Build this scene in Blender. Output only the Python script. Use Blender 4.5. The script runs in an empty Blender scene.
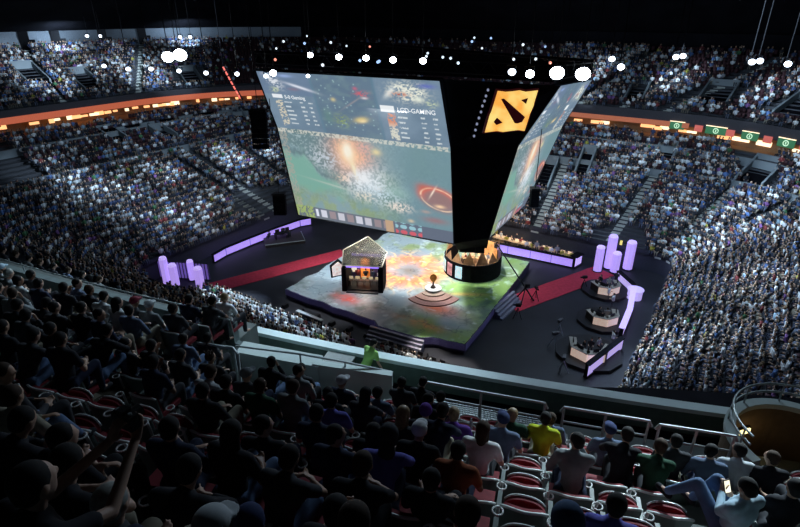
import bpy, math, random
import numpy as np
from mathutils import Vector, Matrix, noise
PI=math.pi
SC=bpy.context.scene
COL=SC.collection
SC.view_settings.view_transform='Standard'; SC.view_settings.look='None'
SC.view_settings.exposure=0.0; SC.view_settings.gamma=1.0; SC.view_settings.use_curve_mapping=False
# ------------------------------------------------------------------ camera
FPX=533.0; PITCH=math.radians(25.3); EYE=28.0
cd=bpy.data.cameras.new('camera'); cam=bpy.data.objects.new('camera',cd); COL.objects.link(cam)
cd.sensor_width=36; cd.lens=FPX/800*36; cd.clip_end=600; cd.clip_start=.05
cam.location=(0,0,EYE); cam.rotation_euler=(PI/2-PITCH,0,0); SC.camera=cam
def ray(x,y):
    u=(x-400)/FPX; v=(263.5-y)/FPX
    return Vector((u, math.cos(PITCH)+v*math.sin(PITCH), -math.sin(PITCH)+v*math.cos(PITCH)))
def at(x,y,z=0.0):            # survey: where a sight line meets the level z
    d=ray(x,y); t=(z-EYE)/d.z
    return Vector((d.x*t,d.y*t,z))
def atY(x,y,Y):
    d=ray(x,y); t=Y/d.y
    return Vector((d.x*t,Y,EYE+d.z*t))
def px(p):
    dz=p[2]-EYE; dep=p[1]*math.cos(PITCH)-dz*math.sin(PITCH)
    if dep<.1: return (-9999,-9999,dep)
    return (400+FPX*p[0]/dep, 263.5-FPX*(p[1]*math.sin(PITCH)+dz*math.cos(PITCH))/dep, dep)
# ------------------------------------------------------------------ materials
MC={}
def mat(name,col,rough=.6,metal=0.0,emit=0.0,ecol=None,var=.12,scale=6.0,bump=0.0,alpha=1.0,trans=0.0,spec=.4):
    if name in MC: return MC[name]
    m=bpy.data.materials.new(name); m.use_nodes=True; nt=m.node_tree; N=nt.nodes; L=nt.links
    b=N['Principled BSDF']; b.inputs['Roughness'].default_value=rough; b.inputs['Metallic'].default_value=metal
    b.inputs['Specular IOR Level'].default_value=spec
    tc=N.new('ShaderNodeTexCoord'); ns=N.new('ShaderNodeTexNoise'); ns.inputs['Scale'].default_value=scale; ns.inputs['Detail'].default_value=3
    L.new(tc.outputs['Object'],ns.inputs['Vector'])
    cr=N.new('ShaderNodeValToRGB'); c=Vector(col[:3])
    cr.color_ramp.elements[0].position=.3; cr.color_ramp.elements[1].position=.7
    cr.color_ramp.elements[0].color=(*(c*(1-var)),1); cr.color_ramp.elements[1].color=(*[min(1,x) for x in c*(1+var)],1)
    L.new(ns.outputs['Fac'],cr.inputs['Fac']); L.new(cr.outputs['Color'],b.inputs['Base Color'])
    if bump:
        bp=N.new('ShaderNodeBump'); bp.inputs['Strength'].default_value=bump; L.new(ns.outputs['Fac'],bp.inputs['Height']); L.new(bp.outputs['Normal'],b.inputs['Normal'])
    if emit:
        b.inputs['Emission Color'].default_value=(*(ecol or col)[:3],1); b.inputs['Emission Strength'].default_value=emit
    if alpha<1: b.inputs['Alpha'].default_value=alpha
    if trans: b.inputs['Transmission Weight'].default_value=trans
    MC[name]=m; return m
def matcol(name,emit=0.0,rough=.7,vary=.1,scale=4.0):   # colour read from the mesh's own colour attribute
    if name in MC: return MC[name]
    m=bpy.data.materials.new(name); m.use_nodes=True; nt=m.node_tree; N=nt.nodes; L=nt.links
    b=N['Principled BSDF']; b.inputs['Roughness'].default_value=rough
    a=N.new('ShaderNodeAttribute'); a.attribute_name='col'
    if emit:
        b.inputs['Base Color'].default_value=(.02,.02,.02,1); L.new(a.outputs['Color'],b.inputs['Emission Color']); b.inputs['Emission Strength'].default_value=emit
    else:
        tc=N.new('ShaderNodeTexCoord'); ns=N.new('ShaderNodeTexNoise'); ns.inputs['Scale'].default_value=scale
        L.new(tc.outputs['Object'],ns.inputs['Vector'])
        mr=N.new('ShaderNodeMapRange'); mr.inputs['To Min'].default_value=1-vary; mr.inputs['To Max'].default_value=1+vary
        L.new(ns.outputs['Fac'],mr.inputs['Value'])
        mx=N.new('ShaderNodeVectorMath'); mx.operation='SCALE'; L.new(a.outputs['Color'],mx.inputs[0]); L.new(mr.outputs['Result'],mx.inputs['Scale'])
        L.new(mx.outputs['Vector'],b.inputs['Base Color'])
    MC[name]=m; return m
# ------------------------------------------------------------------ mesh building
class MB:
    def __init__(s): s.v=[]; s.f=[]; s.c=[]; s.cur=(.5,.5,.5)
    def add(s,vs,fs):
        o=len(s.v); s.v+= [tuple(p) for p in vs]; s.f+=[tuple(i+o for i in f) for f in fs]; s.c+=[s.cur]*len(vs); return s
    def box(s,c,d,rz=0.0,M=None):
        x,y,z=[k/2 for k in d]; R=Matrix.Rotation(rz,3,'Z') if M is None else M; c=Vector(c)
        vs=[R@Vector(p)+c for p in ((-x,-y,-z),(x,-y,-z),(x,y,-z),(-x,y,-z),(-x,-y,z),(x,-y,z),(x,y,z),(-x,y,z))]
        return s.add(vs,[(0,3,2,1),(4,5,6,7),(0,1,5,4),(1,2,6,5),(2,3,7,6),(3,0,4,7)])
    def cyl(s,p0,p1,r0,r1=None,n=10,cap=True):
        r1=r0 if r1 is None else r1; p0=Vector(p0);p1=Vector(p1); d=(p1-p0)
        if d.length<1e-6: return s
        d.normalize(); a=d.orthogonal().normalized(); b=d.cross(a)
        vs=[]
        for p,r in ((p0,r0),(p1,r1)):
            for i in range(n):
                t=2*PI*i/n; vs.append(p+(a*math.cos(t)+b*math.sin(t))*r)
        fs=[(i,(i+1)%n,n+(i+1)%n,n+i) for i in range(n)]
        if cap: fs+=[tuple(range(n-1,-1,-1)),tuple(range(n,2*n))]
        return s.add(vs,fs)
    def tube(s,pts,r,n=8):
        pts=[Vector(p) for p in pts]; vs=[];prev=None
        for i,p in enumerate(pts):
            d=(pts[min(i+1,len(pts)-1)]-pts[max(i-1,0)]).normalized()
            a=(prev-d*prev.dot(d)) if prev is not None else d.orthogonal()
            a.normalize(); prev=a; b=d.cross(a)
            vs+=[p+(a*math.cos(2*PI*k/n)+b*math.sin(2*PI*k/n))*r for k in range(n)]
        fs=[]
        for i in range(len(pts)-1):
            fs+=[(i*n+k,i*n+(k+1)%n,(i+1)*n+(k+1)%n,(i+1)*n+k) for k in range(n)]
        fs+=[tuple(range(n-1,-1,-1)),tuple(range((len(pts)-1)*n,len(pts)*n))]
        return s.add(vs,fs)
    def ell(s,c,r,n=12,m=8,M=None,top=-1.0):
        c=Vector(c); vs=[];fs=[]; M=M or Matrix.Identity(3)
        for j in range(m+1):
            ph=-PI/2+PI*j/m
            for i in range(n):
                t=2*PI*i/n; vs.append(c+M@Vector((r[0]*math.cos(ph)*math.cos(t),r[1]*math.cos(ph)*math.sin(t),r[2]*math.sin(ph))))
        for j in range(m):
            for i in range(n): fs.append((j*n+i,j*n+(i+1)%n,(j+1)*n+(i+1)%n,(j+1)*n+i))
        return s.add(vs,fs)
    def prism(s,poly,h,z=0.0,M=None,o=(0,0,0)):       # poly in xy, extruded to z..z+h
        n=len(poly); M=M or Matrix.Identity(3); o=Vector(o)
        vs=[M@Vector((p[0],p[1],z))+o for p in poly]+[M@Vector((p[0],p[1],z+h))+o for p in poly]
        fs=[tuple(range(n-1,-1,-1)),tuple(range(n,2*n))]+[(i,(i+1)%n,n+(i+1)%n,n+i) for i in range(n)]
        return s.add(vs,fs)
    def slabquad(s,a,b,c,d,t):                        # a quad given thickness t along its normal
        a,b,c,d=map(Vector,(a,b,c,d)); n=(b-a).cross(d-a).normalized()*t
        return s.add([a,b,c,d,a+n,b+n,c+n,d+n],[(3,2,1,0),(4,5,6,7),(0,1,5,4),(1,2,6,5),(2,3,7,6),(3,0,4,7)])
    def build(s,name,m,parent=None,smooth=False,loc=None,rz=0.0,color=False):
        me=bpy.data.meshes.new(name); me.from_pydata(s.v,[],s.f); me.validate(); me.update()
        if color: setcol(me,s.c)
        if smooth: me.polygons.foreach_set('use_smooth',[True]*len(me.polygons))
        me.materials.append(m)
        o=bpy.data.objects.new(name,me); COL.objects.link(o)
        if parent is not None: o.parent=parent
        if loc is not None: o.location=loc
        o.rotation_euler.z=rz
        return o
def setcol(me,cols):
    a=me.color_attributes.new('col','FLOAT_COLOR','POINT')
    arr=np.ones((len(me.vertices),4),dtype=np.float32); arr[:,:3]=np.array(cols,dtype=np.float32)[:len(me.vertices),:3]
    a.data.foreach_set('color',arr.ravel())
def thing(name,label=None,cat=None,loc=(0,0,0),rz=0.0,group=None):
    o=bpy.data.objects.new(name,None); COL.objects.link(o); o.location=loc; o.rotation_euler.z=rz; o.empty_display_size=.1
    return tag(o,label,cat,group)
def tag(o,label=None,cat=None,group=None,kind=None):
    if label: o['label']=label
    if cat: o['category']=cat
    if group: o['group']=group
    if kind: o['kind']=kind
    return o
def struct(o,label=None): return tag(o,label,None,None,'structure')
def dup(root,loc,rz,name=None):
    r=root.copy(); COL.objects.link(r); r.location=loc; r.rotation_euler=(0,0,rz)
    for ch in root.children:
        c=ch.copy(); COL.objects.link(c); c.parent=r
        for g in ch.children:
            d=g.copy(); COL.objects.link(d); d.parent=c
    return r
def vn(x,y,seed):                                     # value noise on numpy arrays
    xi=np.floor(x).astype(int); yi=np.floor(y).astype(int); xf=x-xi; yf=y-yi
    def h(a,b):
        k=(a*374761393+b*668265263+seed*974711)&0x7fffffff
        k=((k^(k>>13))*1274126177)&0x7fffffff
        return ((k^(k>>16))&0xffff)/65535.0
    u=xf*xf*(3-2*xf); v=yf*yf*(3-2*yf)
    return (h(xi,yi)*(1-u)+h(xi+1,yi)*u)*(1-v)+(h(xi,yi+1)*(1-u)+h(xi+1,yi+1)*u)*v
def fbm(x,y,seed,o=4):
    r=0;a=.5
    for i in range(o): r=r+a*vn(x*2**i,y*2**i,seed+i); a/=2
    return r/(1-.5**o)
ORD=['first','second','third','fourth','fifth','sixth','seventh','eighth','ninth','tenth','eleventh','twelfth','thirteenth','fourteenth','fifteenth','sixteenth','seventeenth','eighteenth','nineteenth','twentieth']+['twenty-'+w for w in ('first','second','third','fourth','fifth','sixth','seventh','eighth','ninth')]+['thirtieth']+['thirty-'+w for w in ('first','second','third','fourth','fifth','sixth','seventh','eighth','ninth')]+['fortieth']*20
# ------------------------------------------------------------------ the bowl
def W(a,b,z=0.0):                                     # arena axes -> world
    return Vector((1.2+.8389*a+.5443*b, 54.2-.5443*a+.8389*b, z))
RZ=-math.radians(32.98)
FLOORR=(-22.3,22.3,15.6,-15.6,4,0)
L0=(-25,25,17.8,-18.4,2.5,1.8); L1=(-41,38.5,26,-34,12,9.2)
PR=(-58,46,36,-50,30,14.0); PU=(-74,62,51,-66,34,22.2)
def mix(P,Q,s): return tuple(p+(q-p)*s for p,q in zip(P,Q))
SEG=(.20,.09,.12,.09,.20,.09,.12,.09)
def rail(P,u):
    aL,aR,bF,bN,r,z=P; u=u%1.0; acc=0
    for i,l in enumerate(SEG):
        if u<=acc+l+1e-9: t=(u-acc)/l; break
        acc+=l
    else: t=1
    if i==0: a,b=aL+r+(aR-aL-2*r)*t,bF
    elif i==1: w=PI/2*(1-t); a,b=aR-r+r*math.cos(w),bF-r+r*math.sin(w)
    elif i==2: a,b=aR,bF-r+(bN-bF+2*r)*t
    elif i==3: w=-PI/2*t; a,b=aR-r+r*math.cos(w),bN+r+r*math.sin(w)
    elif i==4: a,b=aR-r+(aL-aR+2*r)*t,bN
    elif i==5: w=-PI/2-PI/2*t; a,b=aL+r+r*math.cos(w),bN+r+r*math.sin(w)
    elif i==6: a,b=aL,bN+r+(bF-bN-2*r)*t
    else: w=PI-PI/2*t; a,b=aL+r+r*math.cos(w),bF-r+r*math.sin(w)
    return W(a,b,z)
def loft(Ps,u0,u1,n,mb=None):
    mb=mb or MB(); us=[u0+(u1-u0)*i/n for i in range(n+1)]; vs=[]; fs=[]
    for P in Ps: vs+=[rail(P,u) for u in us]
    k=n+1
    for j in range(len(Ps)-1):
        for i in range(n): fs.append((j*k+i,j*k+i+1,(j+1)*k+i+1,(j+1)*k+i))
    return mb.add(vs,fs)
def Z(P,z): return P[:5]+(z,)
def nearest_us(P,Q,x,y,lo=-.14,hi=.86):
    best=None
    for i in range(501):
        u=lo+(hi-lo)*i/500
        for j in range(21):
            s=j/20; q=px(rail(mix(P,Q,s),u)); d=(q[0]-x)**2+(q[1]-y)**2
            if best is None or d<best[0]: best=(d,u,s)
    return best[1],best[2]
# near balcony: concentric rows around a far centre
CX,CY,R0=26.6,94.9,88.5; TH0=-math.radians(15.66)
def D(s,q,z=0.0):
    th=TH0+s/95.0; R=R0+q
    return Vector((CX+R*math.sin(th),CY-R*math.cos(th),z))
def sq(p): return ((math.atan2(p[0]-CX,CY-p[1])-TH0)*95.0, math.hypot(p[0]-CX,p[1]-CY)-R0)
def facing(s): return TH0+s/95.0
def qk(k): return 4.1+.8*(k-5)
def tread(s,k):
    q=qk(k); z=21.4+.5*(k-5)
    if s<-7.3 and q<5.6: z=max(z,20.9+.36*(q-1.6))
    return z
# ------------------------------------------------------------------ setting
M_conc=mat('grey_concrete',(.20,.24,.25),.85,var=.15,scale=.6)
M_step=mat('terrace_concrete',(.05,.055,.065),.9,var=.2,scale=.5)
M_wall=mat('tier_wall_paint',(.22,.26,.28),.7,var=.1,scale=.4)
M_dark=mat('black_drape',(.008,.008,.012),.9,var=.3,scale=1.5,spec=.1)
M_black=mat('black_metal',(.015,.015,.018),.5,.3,var=.2)
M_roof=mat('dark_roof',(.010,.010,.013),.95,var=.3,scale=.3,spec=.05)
M_floor=mat('arena_floor_black',(.018,.019,.026),.55,var=.35,scale=.25)
M_red=mat('red_carpet_pile',(.42,.03,.06),.95,var=.15,scale=3)
M_steel=mat('brushed_steel',(.45,.5,.52),.35,.6,var=.1)
fl=MB(); fl.box((1.2,54.2,-.1),(140,120,.2),RZ)
struct(fl.build('floor',M_floor),'black arena floor around the stage')
NB=96
def terrace(P0,P1,n,u0,u1,nseg):
    Ps=[]
    for j in range(n):
        z=P0[5]+(P1[5]-P0[5])*(j+1)/n
        a=mix(P0,P1,j/n); b=mix(P0,P1,(j+1)/n)
        Ps+=[Z(a,z),Z(b,z)]
    return loft([Z(P0,P0[5])]+Ps,u0,u1,nseg)
NL=20
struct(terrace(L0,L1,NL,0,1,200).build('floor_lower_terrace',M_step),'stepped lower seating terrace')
# front wall of the lower tier
struct(loft([Z(L0,0),Z(L0,2.6)],0,1,200).build('wall_lower_front',mat('front_board_dark',(.03,.035,.05),.6)),'dark dasher wall in front of the lower tier')
U0,U1=-.27,.40
g=lambda s:mix(L1,PR,s)
struct(loft([Z(L1,9.2),Z(L1,10.15),Z(g(.02),10.15),Z(g(.02),9.3),Z(g(.13),9.3)],U0,U1,150).build('wall_lower_top',M_wall),'grey wall closing the top of the lower tier')
MID0=Z(g(.13),9.3); MID1=Z(g(.52),11.1)
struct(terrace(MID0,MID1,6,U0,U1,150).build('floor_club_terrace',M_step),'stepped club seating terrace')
struct(loft([Z(g(.52),11.1),Z(g(.52),12.1),Z(g(.54),12.1),Z(g(.54),11.5)],U0,U1,150).build('wall_club_top',M_wall),'grey wall above the club seats')
ST0=Z(g(.54),11.5); ST1=Z(g(.86),12.4)
struct(terrace(ST0,ST1,3,U0,U1,150).build('floor_suite_terrace',M_step),'seating terrace of the suites')
struct(loft([Z(g(.86),12.4),Z(g(1.16),12.4),Z(g(1.16),14.2),Z(PR,14.2)],U0,U1,150).build('wall_suite_back',mat('suite_interior',(.30,.16,.07),.8)),'recessed suites under the upper deck')
# upper deck
struct(loft([Z(PR,14.1),Z(PR,15.7),Z(g(1.02),15.7),Z(g(1.02),15.2),Z(g(1.08),15.2)],U0,U1,150).build('wall_upper_front',mat('fascia_board_grey',(.05,.05,.06),.7)),'front board of the upper deck')
UP0=Z(g(1.08),15.2); NU=18
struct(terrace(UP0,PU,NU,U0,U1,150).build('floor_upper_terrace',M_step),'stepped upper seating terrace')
def off(P,d,z): return (P[0]-d,P[1]+d,P[2]+d,P[3]-d,P[4]+d*.6,z)
struct(loft([PU,off(PU,1.5,22.2),off(PU,1.6,25.2)],-.03,U1,120).build('wall_upper_back_far',M_roof),'back wall behind the top row beyond the screens, coloured black as unlit')  # same back wall, coloured black here so it looks unlit
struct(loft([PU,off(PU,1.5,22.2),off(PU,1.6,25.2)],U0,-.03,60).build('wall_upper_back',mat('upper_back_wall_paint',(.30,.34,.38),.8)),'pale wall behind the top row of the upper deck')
# roof: rises from the eaves to the middle, closes over the camera too
rf=MB(); vs=[]; fs=[]; n=96
rings=[(1.35,24.6),(1.0,25.0),(.97,25.2),(.7,33.5),(.35,38.0),(.02,39.5)]
for k,(m,z) in enumerate(rings):
    for i in range(n):
        p=rail(off(PU,1.7,0),i/n); c=Vector((1.2,54.2,0)); v=(p-c)*m+c
        back=max(0,(35-v.y)/45.0)
        vs.append((v.x,v.y,z+ (9*min(1,back) if z<34 else 0)))
for k in range(len(rings)-1):
    for i in range(n): fs.append((k*n+i,k*n+(i+1)%n,(k+1)*n+(i+1)%n,(k+1)*n+i))
rf.add(vs,fs); struct(rf.build('ceiling',M_roof),'black roof over the arena')
# outer shell so that no daylight gets in
sh=MB(); vs=[]; fs=[]
for z in (-.2,46):
    for i in range(n): 
        p=rail(off(PU,1.7,0),i/n); c=Vector((1.2,54.2,0)); v=(p-c)*1.38+c; vs.append((v.x,v.y,z))
for i in range(n): fs.append((i,(i+1)%n,n+(i+1)%n,n+i))
sh.add(vs,fs); struct(sh.build('wall_outer',M_roof),'dark outer wall of the arena')
# black acoustic banners that hang from the roof and cut off the top of the view
# pale windows openings strip at upper left: dark slanted braces in front of the back wall
for i,(x0) in enumerate((28,62,105,142)):
    q=rail(off(PU,1.2,0),nearest_us(UP0,PU,x0,50)[0])
    m=MB(); m.box((0,0,0),(1.4,.5,3.4)); m.box((.9,0,-.3),(1.2,.35,1.4)); 
    tag(m.build('roof_bracket',M_black,loc=(q.x,q.y,23.4),rz=.4),'black steel bracket on the pale back wall above the %s left upper block'%ORD[i],'bracket','brackets on the upper back wall')
# ---------------- LED ribbon on the upper deck fascia
M_rib=mat('ribbon_led_orange',(.4,.12,.05),.4,emit=.72,ecol=(.56,.12,.06),var=.1)
M_rib2=mat('ribbon_led_brown',(.3,.12,.06),.4,emit=1.0,ecol=(.30,.085,.045),var=.1)
def usat(x,y,z): 
    best=None
    for i in range(1601):
        u=-.19+.6*i/1600; q=px(rail(Z(PR,z),u))
        if q[2]<1: continue
        d=(q[0]-x)**2
        if (x<400)!=(q[0]<400): continue
        if best is None or d<best[0]: best=(d,u)
    return best[1]
uL0,uL1=-.27,usat(272,98,14.3)
uR0,uR1=usat(556,112,14.3),usat(690,130,14.3)
def band(u0,u1,z0,z1,d,m,name,lab,cat,n=30):
    P=lambda z,e:(PR[0]+e,PR[1]-e,PR[2]-e,PR[3]+e,PR[4]-e*.6,z)
    mb=loft([P(z0,0.02),P(z0,d),P(z1,d),P(z1,0.02)],u0,u1,n)
    return tag(mb.build(name,m),lab,cat)
band(uL0,uL1,13.85,14.75,.15,M_rib,'ribbon_board','orange lit ribbon display along the front of the left upper deck','ribbon display',80)
band(uR0,uR1,13.85,14.5,.15,M_rib2,'ribbon_board','orange brown ribbon display running right from the side screen along the upper deck','ribbon display',30)
# suite fronts on the right: green screens with a white ring emblem and red panels between them
M_green=mat('green_screen',(.02,.10,.05),.4,emit=.55,ecol=(.06,.24,.11))
M_emb=mat('pale_green_mark',(.5,.7,.5),.4,emit=.9,ecol=(.55,.8,.55))
M_pink=mat('red_screen',(.4,.05,.04),.4,emit=.8,ecol=(.55,.14,.12))
M_warm=mat('suite_lamp_glow',(.9,.6,.3),.5,emit=1.5,ecol=(1,.45,.18))
M_warm2=mat('suite_lamp_pale',(.9,.8,.6),.5,emit=1.7,ecol=(1,.72,.45))
def frame_at(P,u):
    p=rail(P,u); t=(rail(P,u+.002)-rail(P,u-.002)); t.z=0; t.normalize(); n=Vector((-t.y,t.x,0))  # n points outwards on the far side
    c=Vector((1.2,54.2,p.z)); 
    if n.dot(p-c)<0: n=-n
    return p,t,n
spots=[(677,127,1.9,0),(699,131,1.0,1),(716,135,2.6,0),(731,139,1.0,1),(750,143,2.0,0),(769,147,1.0,1),(788,151,2.0,0),(806,155,1.0,1)]
gi=0;ri=0
for x,y,w,kind in spots:
    u=usat(x,y,14.2); p,t,n=frame_at(Z(PR,14.05),u); rz=math.atan2(t.y,t.x)
    if kind==0:
        e=thing('suite_screen','green display with a white emblem under the upper deck, %s from the left'%ORD[gi],'screen',(p.x,p.y,p.z),rz,None); gi+=1
        m=MB(); m.box((0,-.12,0),(w,.1,.95)); m.build('screen_panel',M_green,e)
        m=MB(); 
        for k in range(14):
            a0,a1=2*PI*k/14,2*PI*(k+1)/14; m.cyl((.3*math.cos(a0),-.19,.3*math.sin(a0)),(.3*math.cos(a1),-.19,.3*math.sin(a1)),.06,n=6)
        m.box((0,-.19,0),(.12,.03,.3)); m.build('emblem',M_emb,e)
        m=MB(); m.box((0,-.14,.53),(w,.12,.08)); m.build('lit_top_strip',M_warm2,e)
    else:
        tag(MB().box((0,-.16,0),(w,.12,.8)).build('red_display',M_pink,loc=p,rz=rz),'square red display between two green suite screens, %s from the left'%ORD[ri],'screen'); ri+=1
# lit suite rooms: warm ceiling troughs seen through the fronts
k=0
random.seed(4)
def suite_light(x,w,strong=True):
    global k
    u=usat(x,120,13.4); p,t,n=frame_at(Z(PR,13.35),u); rz=math.atan2(t.y,t.x)
    p=p+n*random.uniform(.6,1.6)
    m=MB(); m.box((0,0,-.05),(w,.25,random.uniform(.25,.6))); 
    o=m.build('suite_light_box',M_warm if strong else M_warm2,loc=p,rz=rz)
    tag(o,'warm lit light box inside a suite under the orange ribbon, %s from the left'%ORD[k],'light box','lit boxes in the suites'); k+=1
for x in (3,9,38,54,60,74,80,88,98,104,112,120,130,140,150,158,164,168,174,178,200,216,222,228,238,250): suite_light(x,random.uniform(.5,1.5),random.random()<.6)
for x in (577,596,604,645,656,662,680,690,702,712,722,738,748,760,776,790,798): suite_light(x,random.uniform(.9,2.2),random.random()<.5)
# ---------------- stairs between the blocks
M_stair=mat('pale_stair_nosing',(.42,.45,.42),.8,var=.1)
AIS={'L':[],'M':[],'U':[]}
def aisle(P0,P1,n,x,y,key,w,name,lab,lo=-.14,hi=.42):
    u,_=nearest_us(P0,P1,x,y,lo,hi); AIS[key].append((u,w/2+.1))
    m=MB()
    for j in range(n*2):
        s0=j/(2*n); z=P0[5]+(P1[5]-P0[5])*s0+ (P1[5]-P0[5])/(2*n)*.5
        p,t,nn=frame_at(mix(P0,P1,s0),u); q=rail(mix(P0,P1,(j+.62)/(2*n)),u)
        c=(p+q)/2; c.z=z+.06
        m.box(c,(w,(q-p).length if (q-p).length<2 else .5,.22),math.atan2(t.y,t.x))
    struct(m.build(name,M_stair),lab)
for x,y in ((170,202),(240,187),(262,165),(60,200),(540,222),(632,210),(700,220),(770,215),(20,240)):
    aisle(L0,L1,NL,x,y,'L',1.0,'floor_aisle_stairs','pale aisle stairs between blocks of the lower tier')
for x,y in ((35,65),(140,75),(640,65),(690,75),(752,75)):
    aisle(UP0,PU,NU,x,y,'U',1.0,'floor_upper_aisle','aisle stairs in the upper deck')
# ---------------- vomitories: paired slanted parapet walls around a dark opening
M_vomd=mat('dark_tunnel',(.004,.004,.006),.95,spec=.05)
VOM={'L':[],'M':[],'U':[]}
def vomitory(P0,P1,x,y,w,ln,key,lab,top=True):
    u,s=nearest_us(P0,P1,x,y,-.14,.42); 
    p,t,n=frame_at(mix(P0,P1,s),u); rz=math.atan2(t.y,t.x)
    up=(P1[5]-P0[5])/((rail(P1,u)-rail(P0,u)).xy.length)
    e=thing('vomitory',lab,'vomitory',(p.x,p.y,p.z),rz)
    M=Matrix.Rotation(rz,3,'Z'); sgn=1 if (M@Vector((0,1,0))).dot(n)>0 else -1
    for sx in (-1,1):
        m=MB(); y0,y1=-ln/2,ln/2
        prof=[(y0,up*y0-.4),(y1,up*y1-.4),(y1,up*y1+1.2),(y0,up*y0+1.0)]
        vs=[(sx*w/2-.12,sgn*a,b) for a,b in prof]+[(sx*w/2+.12,sgn*a,b) for a,b in prof]
        m.add(vs,[(0,1,2,3),(7,6,5,4),(0,4,5,1),(1,5,6,2),(2,6,7,3),(3,7,4,0)])
        m.build('side_wall',M_wall,e)
    m=MB(); m.box((0,sgn*ln/2,up*ln/2+.4),(w+.24,.24,1.9)); m.build('head_wall',M_wall,e)
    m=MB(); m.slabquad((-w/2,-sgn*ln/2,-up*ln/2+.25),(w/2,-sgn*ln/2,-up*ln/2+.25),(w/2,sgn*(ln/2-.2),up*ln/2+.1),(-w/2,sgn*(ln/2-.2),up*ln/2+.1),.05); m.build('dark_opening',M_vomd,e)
    u0,s0=u,s; half=w/2+.35
    VOM[key].append((u,s,half,ln/2/((rail(P1,u)-rail(P0,u)).xy.length)))
    return e
vomitory(UP0,PU,86,84,3.4,5.5,'U','grey walled entrance in the upper left block above the orange ribbon')
vomitory(UP0,PU,190,80,3.2,5.5,'U','entrance with a lit pale side wall at the right end of the upper left block')
vomitory(UP0,PU,4,104,3.2,4.5,'U','grey walled entrance at the left end of the upper deck')
vomitory(UP0,PU,637,96,2.4,5.0,'U','narrow grey entrance right of the side screen in the upper deck')
vomitory(UP0,PU,718,100,3.6,5.0,'U','wide grey entrance in the upper deck between two sparse blocks')
vomitory(UP0,PU,800,110,3.6,5.0,'U','grey entrance in the upper deck at the right end')
vomitory(MID0,MID1,100,148,2.2,3.6,'M','grey entrance in the club tier below the left ribbon')
vomitory(MID0,MID1,165,136,2.2,3.6,'M','grey entrance in the club tier right of the first one')
vomitory(MID0,MID1,238,118,2.0,3.4,'M','grey entrance in the club tier beside the hanging speakers')
vomitory(MID0,MID1,664,158,2.2,3.6,'M','grey entrance in the club tier with a lit doorway on the right')
vomitory(MID0,MID1,757,178,3.0,3.8,'M','wide grey entrance in the club tier at the far right')
vomitory(L0,L1,546,178,1.8,3.4,'L','pale framed entrance beside the right hand screen in the lower tier')
vomitory(L0,L1,585,158,1.6,3.0,'L','small entrance at the top of the lower tier behind the screen')
# row boards of the club boxes: low pale boards between dark openings
k=0
for x in (58,85,110,132,150,170,190,210,228):
    u=nearest_us(ST0,ST1,x,130,-.14,.0)[0]; p,t,n=frame_at(Z(g(.56),11.9),u)
    m=MB(); m.box((0,0,0),(2.6,.2,1.0)); m.box((0,0,.52),(2.7,.3,.05))
    tag(m.build('suite_front_board',M_vomd if k%2 else M_wall,loc=p,rz=math.atan2(t.y,t.x)),'%s board on the club wall left of the screens, %s from the left'%('black' if k%2 else 'pale grey',ORD[k]),'board'); k+=1
# ---------------- carpets
def strip(pts,w,z,name,lab):
    m=MB(); a,b=[Vector(p) for p in pts]; d=(b-a).normalized(); s=Vector((-d.y,d.x,0))*w/2; 
    m.slabquad(a-s,b-s,b+s,a+s,.03)
    o=m.build(name,M_red); return tag(o,lab,'carpet')
strip((at(200,291,0.02),at(345,253,0.02)),2.6,0,'red_carpet','long red carpet from the left light columns to the stage')
strip((at(508,306,0.02),at(604,271,0.02)),2.9,0,'red_carpet','bright red carpet from the stage steps to the right light columns')

m=MB()
for j in range(6):
    m.box(W(-7,-14.3-.8*j,.1+.09*j),(20.5,.8,.2+.18*j),RZ)
struct(m.build('floor_front_riser',M_step),'low stepped riser for the front rows between stage and balcony')
for i,(a,b) in enumerate((((214,287),(250,301)),((297,310),(322,320)))):
    p,q=at(*a[:2],.9),at(*b[:2],.9); e=thing('floor_barrier','pale low floor barrier before the bright front rows, %s from the left'%ORD[i],'barrier',(p.x,p.y,0)); d=q-p; d.z=0
    m=MB(); m.box(Vector((d.x/2,d.y/2,.85)),(d.length,.35,.1),math.atan2(d.y,d.x)); m.build('top_board',mat('grey_edge',(.35,.4,.4),.5),e)
    m=MB(); m.box(Vector((d.x/2,d.y/2,.4)),(d.length,.08,.8),math.atan2(d.y,d.x)); m.build('front_board',M_black,e)
for i in range(5):
    p=W(6.2+i*2.2,-12.6,0); e=thing('media_table','black media table in the warm lit strip below the stage, %s from the left'%ORD[i],'table',tuple(p),RZ,'media tables below the stage')
    m=MB(); m.box((0,0,.74),(2.0,.7,.05)); m.build('table_top',M_black,e)
    m=MB(); [m.box((sx*.9,sy*.28,.36),(.05,.05,.72)) for sx in (-1,1) for sy in (-1,1)]; m.build('trestle',M_black,e)
    MB().box((-.4,0,.92),(.5,.04,.3)).build('monitor',M_black,e); MB().box((.45,.05,.92),(.5,.04,.3)).build('monitor',M_black,e)
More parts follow.
